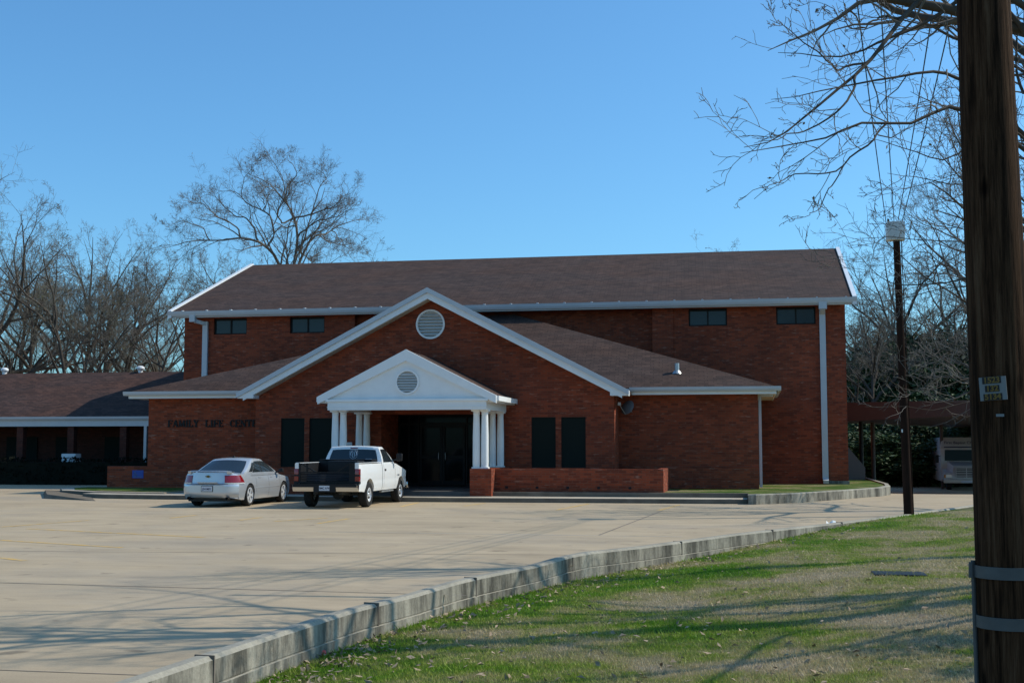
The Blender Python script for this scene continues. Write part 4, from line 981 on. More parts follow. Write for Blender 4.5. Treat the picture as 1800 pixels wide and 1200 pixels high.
# --- silver sedan
CAR = thing("silver_sedan", "silver four door sedan with rear spoiler parked nose in left of the white pickup", "car", (-16.12, 38.05, 0), 0)
def cb(mb, nm, m, parent=CAR, **k): return mb.build(nm, M[m], parent, wrt=False, **k)
def ytop(y): return float(np.interp(y, [-2.6, -2.45, -1.7, -1.2, .8, 1.1, 1.8, 2.3, 2.56], [1.0, 1.055, 1.05, .98, .98, .985, .90, .79, .66]))
def car_body(u, v, w):
    ur = abs(u)
    yr = -2.53 + .30 * ur ** 4; yf = 2.55 - .55 * ur ** 3
    y = yr + (yf - yr) * (v + 1) / 2
    zt = ytop(y) - .045 * ur ** 2.5 - .02 * ur ** 8; z0 = .21 + .07 * sm(1.6, 2.5, y) + .09 * sm(-1.9, -2.5, y)
    z = z0 + (zt - z0) * w
    hw = .925 * (1 - .035 * abs(v) ** 5)
    hw *= 1 - .055 * (max(0, .5 - z) / .3) ** 1.6 - .10 * (max(0, z - .62) / .4) ** 1.7
    # ends: bumper stands proud of the boot lid and the nose
    e = max(0, (abs(v) - .97) / .03)
    if v < -.97: y += e * (.035 * sm(.66, .72, z) + .12 * max(0, z - .72) + .10 * sm(.42, .24, z))
    if v > .97: y -= e * (.22 * max(0, z - .5) + .1 * sm(.35, .2, z))
    # flared wheel arches
    return (u * hw, y, z)
ob = cb(mapped_box(20, 90, 18, car_body), "body", 'silver', smooth=True)
dg = bpy.context.view_layer
for y in (-1.41, 1.41):
    for s in (-1, 1): boolean(ob, (lambda c: (setattr(c, 'location', CAR.location), bpy.context.view_layer.update(), c)[2])(well(s * .85, y, .335, .375)))
def car_top(u, v, w):
    w2 = w ** .9; ur = abs(u)
    ya = -1.98 + 1.08 * w2; yb = 1.28 - 1.02 * w2
    y = ya + (yb - ya) * (v + 1) / 2 + (.09 * ur ** 3 * (1 if v < 0 else -1) * abs(v) ** 3)
    roof = 1.485 - .045 * ur ** 2.2 - .05 * abs(v) ** 2.4
    z = .93 + (roof - .93) * w
    hw = .85 - .215 * w ** 1.7 - .03 * abs(v) ** 4
    return (u * hw, y, z)
cb(mapped_box(16, 26, 14, car_top), "cabin", 'silver', smooth=True, angle=50)
cb(patch(car_top, ('v', -1), lambda w: (-.90, .90), (.17, .93), (0, -.012, .006), 14, 8), "rear_window", 'vglass', smooth=True)
cb(patch(car_top, ('v', 1), lambda w: (-.92, .92), (.14, .95), (0, .012, .006), 14, 8), "windshield", 'vglass', smooth=True)
for s in (-1, 1):
    off = (s * .009, 0, 0)
    cb(patch(car_top, ('u', s), lambda w: (-.80 + .10 * w, -.60 + .12 * w), (.24, .80), off, 4, 6), "quarter_window", 'vglass', smooth=True)
    cb(patch(car_top, ('u', s), lambda w: (-.575 + .12 * w, -.03), (.2, .86), off), "side_window", 'vglass', smooth=True)
    cb(patch(car_top, ('u', s), lambda w: (.02, .86 - .05 * w), (.2, .86), off), "side_window", 'vglass', smooth=True)
    cb(patch(car_top, ('u', s), lambda w: (-.03, .02), (.19, .87), (s * .005, 0, 0), 2, 6), "pillar_trim", 'plastic')
    # tail lights wrap the corner
    tl = MB(); prf = [(-2.53, .50), (-2.52, .62), (-2.44, .76), (-2.30, .82)]
    def bodyx(yv, z):   # outermost half width of the body at y,z
        return .925 * (1 - .035 * abs(yv / 2.53) ** 5) * (1 - .10 * (max(0, z - .62) / .4) ** 1.7)
    pts = []
    for j in range(9):
        f = j / 8; 
        for k in range(6):
            z = .735 + .225 * k / 5; vlo, vhi = .60 - .10 * k / 5 * 0 + .03 * (k / 5), 1.0
            if f < .72: u_ = vlo + (1 - vlo) * f / .72; p = car_body(s * u_, -1, (z - .30) / (ytop(-2.5) - .34 - .03 * u_)); p = (p[0] * 1.01, p[1] - .022, z)
            else: g_ = (f - .72) / .28; vv = -1 + g_ * (.17 - .08 * k / 5); p = car_body(s, vv, (z - .3) / .69); p = (p[0] + s * .022, p[1], z)
            pts.append(p)
    tl.add(pts, [(j * 6 + k, (j + 1) * 6 + k, (j + 1) * 6 + k + 1, j * 6 + k + 1) for j in range(8) for k in range(5)])
    lens = cb(tl, "tail_light", 'red_lens', smooth=True, angle=60)
    rv = MB(); rv.add([(p[0] + s * .002, p[1] - .002, p[2] - .04) for p in pts[0::6]] + [(p[0] + s * .002, p[1] - .002, p[2] + .005) for p in pts[0::6]], [(j, j + 1, 9 + j + 1, 9 + j) for j in range(8)])
    cb(rv, "reverse_lens", 'clear_lens', lens)
    mm = MB(); mm.hexa([(s * .93, .86, .99), (s * 1.09, .82, .99), (s * 1.09, .95, .99), (s * .93, 1.0, .99)], [(s * .93, .86, 1.1), (s * 1.08, .83, 1.12), (s * 1.08, .93, 1.12), (s * .93, .98, 1.1)]); mm.bar((s * .8, .92, .99), (s * .96, .92, 1.02), .08, .05)
    cb(mm, "wing_mirror", 'plastic', bevel=.02)
    for y in (-.62, .35):
        cb(MB().bar((s * .878, y - .09, .86), (s * .878, y + .09, .86), .04, .035), "door_handle", 'chrome' if 0 else 'silver', bevel=.01)
    for y, w0, w1 in ((-.92, .3, .93), (.10, .04, .97), (1.06, .04, .97)):
        sm_ = MB(); vv = lambda yy_: (yy_ + 2.235) / (2.0 + 2.235) * 2 - 1
        pp = [car_body(s, vv(y), w0 + (w1 - w0) * k / 10) for k in range(11)]
        sm_.add([(p[0] + s * .002, y - .006, p[2]) for p in pp] + [(p[0] + s * .002, y + .005, p[2]) for p in pp], [(k, k + 1, 12 + k, 11 + k) for k in range(10)])
        cb(sm_, "door_seam", 'seam')
    cb(MB().bar((s * .925, -.98, .55), (s * .925, 1.0, .55), .012, .035), "side_moulding", 'silver', bevel=.004)
    cb(MB().lathe([(.045, -2.50), (.045, -2.2), (.035, -2.2), (.035, -2.49)], (s * .62, 0, .27), 'y', 14, closed=True).lathe([(.034, -2.42), (.034, -2.4)], (s * .62, 0, .27), 'y', 12), "exhaust_pipe", 'black')
    cb(MB().lathe([(.02, -2.2), (.1, -2.15), (.1, -1.75), (.02, -1.7)], (s * .5, 0, .27), 'y', 12), "muffler", 'steel')
sp_ = MB(); K = 13; g = []
for i in range(K):
    u_ = -1 + 2 * i / (K - 1); x = u_ * .70; yo = -2.50 + .13 * abs(u_) ** 3; z = 1.095 - .03 * abs(u_) ** 6
    g += [(x, yo, z - .012), (x, yo + .01, z + .012), (x, yo + .2, z - .0), (x, yo + .2, z - .03)]
sp_.add(g, [(4 * i + k, 4 * i + (k + 1) % 4, 4 * i + 4 + (k + 1) % 4, 4 * i + 4 + k) for i in range(K - 1) for k in range(4)] + [(0, 1, 2, 3), (4 * K - 1, 4 * K - 2, 4 * K - 3, 4 * K - 4)])
for s in (-1, 1): sp_.hexa([(s * .70, -2.36, 1.0), (s * .58, -2.42, 1.0), (s * .58, -2.2, 1.0), (s * .70, -2.18, 1.0)], [(s * .70, -2.36, 1.07), (s * .58, -2.45, 1.09), (s * .58, -2.28, 1.09), (s * .70, -2.2, 1.07)])
cb(sp_, "spoiler", 'silver', smooth=True, angle=40)
cb(MB().box(-.33, .33, -2.55, -2.515, .74, .755), "boot_trim", 'chrome')
cb(MB().bar((-.66, -2.53, .70), (.66, -2.53, .70), .012, .014), "boot_seam", 'seam')
emb = MB(); emb.box(-.075, .075, -2.515, -2.492, .915, .94); emb.box(-.03, .03, -2.5155, -2.492, .895, .96); cb(emb, "boot_emblem", 'gold')
pl_ = MB(); pl_.box(-.17, .17, -2.555, -2.53, .485, .635); po = cb(pl_, "number_plate", 'plate')
cb(MB().box(-.185, .185, -2.551, -2.526, .47, .65), "plate_frame", 'seam')
text("J54 M01", .085, M['ink'], "plate_text", po, Matrix.Translation((0, -2.557, .55)) @ Matrix.Rotation(math.radians(90), 4, 'X'), .001, .002)
cb(MB().box(-.05, .05, -2.47, -2.44, 1.085, 1.10), "brake_lamp", 'red_lens'); cb(MB().hexa([(-.03, -.62, 1.47), (.03, -.62, 1.47), (.03, -.45, 1.47), (-.03, -.45, 1.47)], [(-.01, -.6, 1.54), (.01, -.6, 1.54), (.01, -.55, 1.54), (-.01, -.55, 1.54)]), "antenna", 'plastic')
cb(MB().box(-.75, .75, -2.2, 2.1, .17, .3), "underbody", 'seam')
add_wheels(CAR, .335, .225, .245, .81, (-1.41, 1.41), 5, False)

# --- white pickup
TR = thing("white_pickup", "white single cab pickup with black slatted tailgate parked in front of the portico", "pickup truck", (-12.38, 38.32, 0), 0)
def tb(mb, nm, m, parent=TR, **k): return mb.build(nm, M[m], parent, wrt=False, **k)
YR, YF, BACK = -2.72, 2.82, -.30
def tr_body(u, v, w):
    ur = abs(u); yr = YR + .02 * ur ** 6; yf = YF - .38 * ur ** 3
    y = yr + (yf - yr) * (v + 1) / 2
    if y < BACK: zt = 1.335 - .03 * sm(.85, 1.0, ur)
    else:
        hood = float(np.interp(y, [-.3, 1.2, 1.5, 2.4, 2.7, 2.85], [1.33, 1.33, 1.31, 1.25, 1.19, 1.10])); fen = float(np.interp(y, [-.3, 1.2, 1.5, 1.9, 2.3, 2.85], [1.31, 1.31, 1.25, 1.17, 1.09, .93]))
        k = sm(.45, .85, ur); zt = hood * (1 - k) + fen * k - .03 * sm(.85, 1, ur)
    z0 = .47 + .03 * sm(-2.0, -2.6, y) + .02 * sm(1.6, 2.4, y); z = z0 + (zt - z0) * w
    hw = 1.0 * (1 - .02 * abs(v) ** 8) * (1 - .035 * (max(0, .66 - z) / .2) ** 1.5 - .04 * (max(0, z - .95) / .38) ** 2)
    hw += -.012 * math.exp(-((z - .80) / .025) ** 2)
    return (u * hw, y, z)
ob = tb(mapped_box(24, 90, 16, tr_body), "body", 'vwhite', smooth=True)
def place(c): c.location = TR.location; bpy.context.view_layer.update(); return c
for y in (-1.63, 1.80):
    for s in (-1, 1): boolean(ob, place(well(s * .92, y, .40, .46)))
boolean(ob, place(MB().box(-.86, .86, -3.2, BACK - .06, .72, 1.6).build("cut", M['seam'])))
bl = MB(); bl.box(-.855, .855, YR + .03, BACK - .07, .722, .74); bl.box(-.857, -.845, YR + .03, BACK - .07, .74, 1.325); bl.box(.845, .857, YR + .03, BACK - .07, .74, 1.325); bl.box(-.845, .845, BACK - .085, BACK - .068, .74, 1.325); 
for s in (-1, 1): bl.box(*sorted((s * .56, s * .845)), -2.1, -1.15, .74, .98)
tb(bl, "bed_liner", 'plastic')
for s in (-1, 1): tb(MB().box(*sorted((s * .85, s * .985)), YR + .04, BACK - .08, 1.332, 1.347), "bed_rail", 'vwhite')
def tr_cab(u, v, w):
    ur = abs(u); ya = BACK + .03 + .16 * w; yb = 1.22 - .80 * w ** 1.1
    y = ya + (yb - ya) * (v + 1) / 2 - (.03 * ur ** 3 if v > 0 else -.03 * ur ** 4) * abs(v) ** 3
    roof = 1.85 - .035 * ur ** 2.4 - .03 * abs(v) ** 3; z = 1.24 + (roof - 1.24) * w
    hw = .945 - .17 * w ** 1.7
    return (u * hw, y, z)
tb(mapped_box(16, 16, 14, tr_cab), "cab", 'vwhite', smooth=True, angle=50)
rw = tb(patch(tr_cab, ('v', -1), lambda w: (-.86, .86), (.20, .86), (0, -.01, .0), 14, 6), "rear_window", 'vglass', smooth=True)
tb(patch(tr_cab, ('v', 1), lambda w: (-.9, .9), (.14, .93), (0, .01, .005), 12, 6), "windshield", 'vglass', smooth=True)
tb(patch(tr_cab, ('v', -1), lambda w: (-.15, .15), (.895, .95), (0, -.012, 0), 4, 2), "brake_lamp", 'red_lens')
for s in (-1, 1):
    tb(patch(tr_cab, ('u', s), lambda w: (-.72, .78 - .02 * w), (.16, .87), (s * .009, 0, 0), 8, 6), "side_window", 'vglass', smooth=True)
    mm = MB(); mm.box(*sorted((s * 1.06, s * 1.25)), .98, 1.1, 1.36, 1.6); mm.bar((s * .93, 1.05, 1.38), (s * 1.1, 1.04, 1.42), .06, .05); tb(mm, "wing_mirror", 'plastic', bevel=.03)
    tb(MB().box(*sorted((s * .985, s * 1.004)), -.08, .08, 1.06, 1.12), "door_handle", 'plastic', bevel=.005)
    for y, za, zb_ in ((BACK - .02, .5, 1.33), (-.14, .52, 1.3), (1.10, .55, 1.25)):
        sq = MB(); pp = []
        for k in range(13):
            z = za + (zb_ - za) * k / 12; hw = 1.0 * (1 - .035 * (max(0, .66 - z) / .2) ** 1.5 - .04 * (max(0, z - .95) / .38) ** 2) - .012 * math.exp(-((z - .80) / .025) ** 2); pp.append((s * (hw + .002), z))
        wd = .016 if y < -.25 else .005
        sq.add([(x, y - wd, z) for x, z in pp] + [(x, y + wd, z) for x, z in pp], [(k, k + 1, 14 + k, 13 + k) for k in range(12)]); tb(sq, "door_seam", 'seam')
    lt = MB(); lt.box(*sorted((s * .875, s * 1.012)), YR - .022, YR + .13, .80, 1.17); lo = tb(lt, "tail_light", 'red_lens', bevel=.02)
    tb(MB().box(*sorted((s * .872, s * 1.015)), YR - .025, YR + .10, .945, 1.0), "reverse_lens", 'clear_lens' if 0 else 'plastic', lo)
    tb(MB().box(*sorted((s * .872, s * 1.015)), YR - .024, YR + .12, .72, .80), "lamp_surround", 'plastic')
    tb(MB().bar((s * .9, -.2, .42), (s * .9, 1.1, .42), .1, .05), "step_bar", 'steel', bevel=.015)
    tb(MB().box(*sorted((s * .999, s * 1.006)), 1.35, 1.58, .88, .93), "fender_badge", 'steel')
    tb(MB().box(*sorted((s * .87, s * .99)), YR - .012, YR + .03, 1.17, 1.33), "rail_cap", 'vwhite')
# open slatted tailgate
tg = MB(); y0, y1 = YR - .02, YR + .03
tg.box(-.87, -.81, y0, y1, .74, 1.335); tg.box(.70, .87, y0, y1, .74, 1.335); tg.box(-.81, .70, y0, y1, .74, .79); tg.box(-.81, .70, y0, y1, 1.045, 1.08)
for i in range(5): tg.hexa([(-.81, y0, .805 + i * .048), (.70, y0, .805 + i * .048), (.70, y1, .83 + i * .048), (-.81, y1, .83 + i * .048)], [(-.81, y0, .815 + i * .048), (.70, y0, .815 + i * .048), (.70, y1, .84 + i * .048), (-.81, y1, .84 + i * .048)])
tg.bar((-.80, y0 + .02, 1.32), (-.35, y0 + .02, 1.07), .035, .03, up=(0, 1, 0)); tg.bar((.70, y0 + .02, 1.32), (.3, y0 + .02, 1.07), .035, .03, up=(0, 1, 0)); tg.box(-.64, -.58, y0 + .004, y1 - .004, 1.08, 1.33)
tb(tg, "tailgate", 'black')
bp = MB(); bp.hexa([(-1.0, YR - .16, .50), (1.0, YR - .16, .50), (1.0, YR + .02, .50), (-1.0, YR + .02, .50)], [(-1.01, YR - .2, .70), (1.01, YR - .2, .70), (1.01, YR + .02, .72), (-1.01, YR + .02, .72)]); tb(bp, "bumper", 'chrome', bevel=.03)
tb(MB().box(-.95, .95, YR - .195, YR + .0, .71, .728), "step_pad", 'plastic'); tb(MB().box(-.99, .99, YR - .203, YR - .17, .63, .705), "bumper_reflection", 'plastic'); tb(MB().box(-.34, .34, YR - .206, YR - .15, .49, .69), "plate_recess", 'plastic')  # dark strip on the bumper face imitates the reflection in its upper chrome
po = tb(MB().box(-.16, .16, YR - .212, YR - .2, .53, .68), "number_plate", 'plate'); text("3MC A74", .08, M['ink'], "plate_text", po, Matrix.Translation((0, YR - .214, .60)) @ Matrix.Rotation(math.radians(90), 4, 'X'), .001, .002)
tb(MB().box(-1.0, 1.0, 2.62, 2.86, .44, .66), "front_bumper", 'chrome', bevel=.04)
ub = MB(); ub.box(-.45, -.35, -2.6, 2.5, .4, .55); ub.box(.35, .45, -2.6, 2.5, .4, .55); ub.box(-.8, .8, -1.7, -1.56, .34, .46); ub.box(-.75, .75, -2.6, 2.4, .5, .6); ub.lathe([(.02, -1.8), (.16, -1.7), (.16, -1.55), (.02, -1.45)], (0, 0, .38), 'y', 12); tb(ub, "chassis", 'seam')
# badge decal on the rear glass: shield outline with two curled horns
dz, dy = 1.565, None
def onglass(x, z): w_ = (z - 1.24) / (1.85 - 1.24 - .03); p = tr_cab(x / .86, -1, w_); return (x, p[1] - .016, z)
dc = MB()
sh = [(-.125, 1.70), (-.135, 1.58), (-.11, 1.49), (0, 1.425), (.11, 1.49), (.135, 1.58), (.125, 1.70), (0, 1.715), (-.125, 1.70)]
dc.tube([onglass(*p) for p in sh], .006, 5)
for s in (-1, 1):
    cv = [(s * .012, 1.66), (s * .055, 1.675), (s * .09, 1.645), (s * .1, 1.59), (s * .085, 1.54), (s * .06, 1.53)]
    dc.tube([onglass(*p) for p in cv], [.008, .017, .02, .018, .013, .006], 6)
    dc.tube([onglass(*p) for p in ((s * .018, 1.65), (s * .035, 1.58), (s * .028, 1.5), (s * .01, 1.465))], [.012, .014, .011, .006], 6)
tb(dc, "window_decal", 'decal', rw, smooth=True)
st_ = MB(); st_.add([onglass(.40, 1.44), onglass(.62, 1.44), onglass(.62, 1.40), onglass(.40, 1.40)], [(0, 1, 2, 3)]); tb(st_, "window_sticker", 'decal', rw)
add_wheels(TR, .375, .25, .22, .86, (-1.63, 1.80), 8, True)
tx, ty, _ = TR.location
bxo = MB(); bxo.box(tx - .15, tx + .78, ty - 2.2, ty - 1.5, .745, 1.40); tag(bxo.build("storage_box", M['black'], bevel=.03), "black storage box standing in the pickup bed behind the tailgate", "box")
bxo = MB(); bxo.box(tx - .84, tx + .84, ty - .98, ty - .42, 1.02, 1.40); bxo.box(tx - .86, tx + .86, ty - 1.0, ty - .40, 1.40, 1.43)
tag(bxo.build("bed_toolbox", M['black'], bevel=.015), "long black toolbox lying across the pickup bed behind the cab", "toolbox")

# ------------------------------------------------------------------ poles and wires
UX, UD = 859, 7.4
ub0 = np.array([*camxy(UX / 2200 * UD, UD), 0.]); gz0 = gz(ub0[0], ub0[1])
UP = thing("utility_pole", "thick weathered wooden utility pole with two metal bands and a number tag at right edge", "utility pole", (ub0[0], ub0[1], gz0))
lean = np.array([*(_R[:2] * -.010), 0]) ; topz = 9.6
def upat(z): return ub0 + lean * (z - 1.85) + np.array([0, 0, z])
def upr(z): return .190 - .0075 * (z + .2)
zs = np.linspace(gz0 - .4, topz, 60); rngp = np.random.default_rng(5); pv_ = []; NP = 40
wav = rngp.normal(0, .0022, NP)
for z in zs:
    c = upat(z)
    for k in range(NP):
        a = 2 * math.pi * k / NP; r_ = upr(z) + wav[k] + .002 * math.sin(3 * a + z * 1.3); pv_.append((c[0] + r_ * math.cos(a), c[1] + r_ * math.sin(a), z))
pm = MB(); pm.add(pv_, [(i * NP + k, i * NP + (k + 1) % NP, (i + 1) * NP + (k + 1) % NP, (i + 1) * NP + k) for i in range(len(zs) - 1) for k in range(NP)] + [tuple(range((len(zs) - 1) * NP, len(zs) * NP))])
pm.build("shaft", M['pole'], UP, smooth=True, angle=40)
for y in (1000, 1085):
    z = 1.85 - (y - 783) / 2200 * UD; bd = MB(); 
    c = upat(z); bd.lathe([(upr(z) + .003, -.035), (upr(z) + .010, -.035), (upr(z) + .010, .035), (upr(z) + .003, .035)], (c[0], c[1], z), 'z', 40, closed=True); bd.build("band", M['band'], UP, smooth=True)
# conduit down its left side
lf = (-_R * .985 + _FH * .17); cd = MB(); pts_ = []
for z in np.linspace(gz0 - .2, 1.18, 8): c = upat(z) + lf * (upr(z) + .012); pts_.append(c)
cd.tube(pts_, .013, 10); cd.build("conduit", M['band'], UP, smooth=True)
c = upat(1.12) + lf * (upr(1.1) + .02); MB().tube([c + np.array([0, 0, -.04]), c + np.array([0, 0, .05])], [.02, .016], 10).build("conduit_cap", M['band'], UP)
# crossarm with insulators
ca = upat(9.0); crs = MB(); crs.bar(ca - _R * 1.35 - _FH * .22, ca + _R * 1.2 - _FH * .22, .12, .1); crs.build("crossarm", M['pole2'], UP)
ends = []
for s in (-1.25, -.8, .5, .95):
    p = ca + _R * s - _FH * .22; i_ = MB(); i_.lathe([(.02, .05), (.02, .1), (.05, .12), (.06, .16), (.04, .2), (.05, .22), (.02, .26)], p, n=12); i_.build("insulator", M['grey_box'], UP, smooth=True); ends.append(p + np.array([0, 0, .26]))
# number tag
fc = -_FH * .8 - _R * .6; 
def frame_at(z, ang):   # a point on the shaft's front facing the lot at angle off straight ahead
    d = -_FH * math.cos(ang) + _R * math.sin(ang); c = upat(z) + d * (upr(z) + .006)
    return c, d
cz_ = 1.85 + (783 - 685) / 2200 * UD; c, d = frame_at(cz_, -.58)
TG = thing("pole_number_tag", "white metal tag with three rows of yellow digits nailed to the thick utility pole", "tag", tuple(c))
xa = np.cross(d, _Z); xa /= np.linalg.norm(xa)
Mt = Matrix(((-xa[0], 0, d[0], 0), (-xa[1], 0, d[1], 0), (0, 1, 0, 0), (0, 0, 0, 1)))
if Mt.determinant() < 0: Mt = Matrix(((xa[0], 0, d[0], 0), (xa[1], 0, d[1], 0), (0, 1, 0, 0), (0, 0, 0, 1)))
Rz = Matrix.Rotation(math.radians(3), 4, 'Z')
def tagmesh(mb, nm, m, parent=TG):
    mb.v = [tuple((Mt @ Rz) @ Vector(q)) for q in mb.v]; return mb.build(nm, M[m], parent, wrt=False)
tagmesh(MB().box(-.075, .075, -.068, .068, 0, .004), "plate", 'sign_white')
for i, tx_ in enumerate(("1523", "132", "5134")):
    z = .048 - i * .048; hw_ = .052 if len(tx_) == 4 else .04
    tagmesh(MB().box(-hw_ - .004, hw_ - .004, z - .019, z + .019, .004, .006), "backing", 'plastic')
    text(tx_, .046, M['gold'], "digits", TG, Mt @ Rz @ Matrix.Translation((-.004, z, .0075)), .001, .0015)
c, d = frame_at(1.85 + (783 - 731) / 2200 * UD, -.40)
bm_ = MB().box(-.022, .022, -.008, .008, 0, .003); bm_.v = [tuple(Vector(c) + Mt @ Vector(q)) for q in bm_.v]; tag(bm_.build("small_nail_plate", M['sign_white']), "tiny pale metal strip on the thick pole below the number tag", "metal strip")
# thin pole with box
tp = atZ(1597, 905, .03); TP = thing("thin_pole", "thin dark wooden pole with a pale box on top at the lawn's far edge", "pole", tuple(tp))
tt = atD(1581, 432, 34.6); tt = np.array([tp[0] - .12, tp[1] + .05, tt[2] + .0])
MB().tube([tp + np.array([0, 0, -.5]), tp, tp + (tt - tp) * .5, tt], [.125, .12, .105, .09], 14).build("shaft", M['pole2'], TP, smooth=True)
bxm = MB(); bxm.box(tt[0] - .26, tt[0] + .2, tt[1] - .2, tt[1] + .2, tt[2] - .02, tt[2] + .48); bo = bxm.build("transformer_box", M['grey_box'], TP, bevel=.025)
fn_ = MB()
for i in range(3): x = tt[0] - .2 + i * .15; fn_.box(x - .012, x + .012, tt[1] - .225, tt[1] - .2, tt[2] + .02, tt[2] + .44)
fn_.build("fin", M['grey_box'], bo); MB().lathe([(.03, 0), (.03, .08), (.015, .1)], (tt[0] - .2, tt[1], tt[2] + .48), n=8).build("bushing", M['black'], bo)
MB().box(tp[0] - .13, tp[0] - .1, tp[1] - .1, tp[1] - .05, 2.2, 2.28).build("marker", M['paper'], TP)
MB().tube([tp + np.array([.13, -.02, 0]), tt + np.array([.12, -.02, 0])], .014, 6).build("conduit", M['pole2'], TP)
for i, e_ in enumerate(ends):
    s_ = tt + np.array([(-.26, -.05, .05, .16)[i], 0, .50 - .0 * i]); pts_ = []
    for k in range(25):
        f = k / 24; p = s_ * (1 - f) + e_ * f; p[2] -= .5 * 4 * f * (1 - f) * .45; pts_.append(p)
    tag(MB().tube(pts_, .011, 5).build("overhead_wire", M['black']), ("leftmost", "second from left", "third from left", "rightmost")[i] + " of the four black wires rising from the box on the thin pole", "wire", "overhead wires")

# ------------------------------------------------------------------ foreground trees off the right edge, branches hanging into view
def guided(seed, base, trunk_h, r0, limbs, extra, D, cnt, name, label, minr=.004, lenf=(0, 0, .42, .5, .5, .5), group=None, thick=.72, jit=.12, buds=70, bsz=.025, mt='bark', mc='twig', joinz=1.3, fine=.02, cat='tree', lp=.55, end=.07):
    """limbs: polylines surveyed as bearings at depth D0..D1; each starts from the trunk"""
    rng = np.random.default_rng(seed); out = {}; base = np.array(base, float)
    tr = path(rng, base, np.array([-.03, .0, 1.]), trunk_h, LV[0][0], .03, .05); tr[0] -= (0, 0, .6)
    out[0] = [(tr, np.linspace(r0, r0 * .25, LV[0][0]) * np.array([1.3, 1.1] + [1] * (LV[0][0] - 2)), trunk_h)]
    L1, L2 = [], []
    for sp, D0, D1, r, frm in limbs:
        r = r * thick; P = np.array(sp, float) if len(sp[0]) == 3 else np.array([atD(x, y, D0 + (D1 - D0) * i / max(1, len(sp) - 1) + rng.normal(0, jit)) for i, (x, y) in enumerate(sp)])
        if frm: # join to trunk
            z = max(base[2] + 1.5, P[0][2] - joinz); i = int(np.argmin(np.abs(tr[:, 2] - z))); P = np.concatenate([[tr[i], (tr[i] * .5 + P[0] * .5) + np.array([0, 0, .1])], P])
        if not frm:
            best = min(((float(np.linalg.norm(b_[0][i] - P[0])), i, b_) for b_ in L1 + L2 for i in range(2, len(b_[0]))), key=lambda t_: t_[0])
            P = np.concatenate([[best[2][0][best[1]]], P[1:]]); r = min(r, best[2][1][best[1]] * .85)
        # resample smoothly
        s = np.concatenate([[0], np.cumsum(np.linalg.norm(np.diff(P, axis=0), axis=1))]); K = 20; ss = np.linspace(0, s[-1], K); Q_ = np.stack([np.interp(ss, s, P[:, k]) for k in range(3)], 1); Q_[1:-1] += rng.normal(0, .03 if D < 40 else .12, (K - 2, 3)); Q_[1:-1] = (Q_[:-2] + 2 * Q_[1:-1] + Q_[2:]) / 4
        b_ = (Q_, np.linspace(r, max(minr * .7, r * end), K), s[-1] * lp); (L1 if r > fine else L2).append(b_)
    for i in range(extra):
        t = rng.uniform(.62, 1); k = min(int(t * (len(tr) - 1)), len(tr) - 2); a = rng.uniform(0, 2 * math.pi) if i % 2 else rng.uniform(2.2, 4.4); d = np.array([math.cos(a), math.sin(a), rng.uniform(.7, 1.5)]); l = rng.uniform(3.0, 5.5)
        rb = r0 * rng.uniform(.25, .45) * (1.2 - t * .6); q = path(rng, tr[k], d, l, LV[1][0], .12, .03); L1.append((q, np.linspace(rb, rb * .05, LV[1][0]), l))
    out[1] = L1; out[2] = L2
    spread_branches(rng, L1 + L2, 3, 5, cnt, list(lenf), out, .13, [0, 0, .03, .03, .03, .03], minr, .2)
    t = thing(name, label, cat, tuple(base), 0, group)
    for nm, me in zip(("trunk", "crown"), tree_meshes("t", out, 3, M[mt], M[mc], buds, M['bud'], rng, bsz)):
        if me: link(nm, me, t)
Z1 = lambda l: [(1280 + x * .35, y * .35) for x, y in l]
Z3 = lambda l: [(1470 + x * .2834, 380 + y * .2834) for x, y in l]
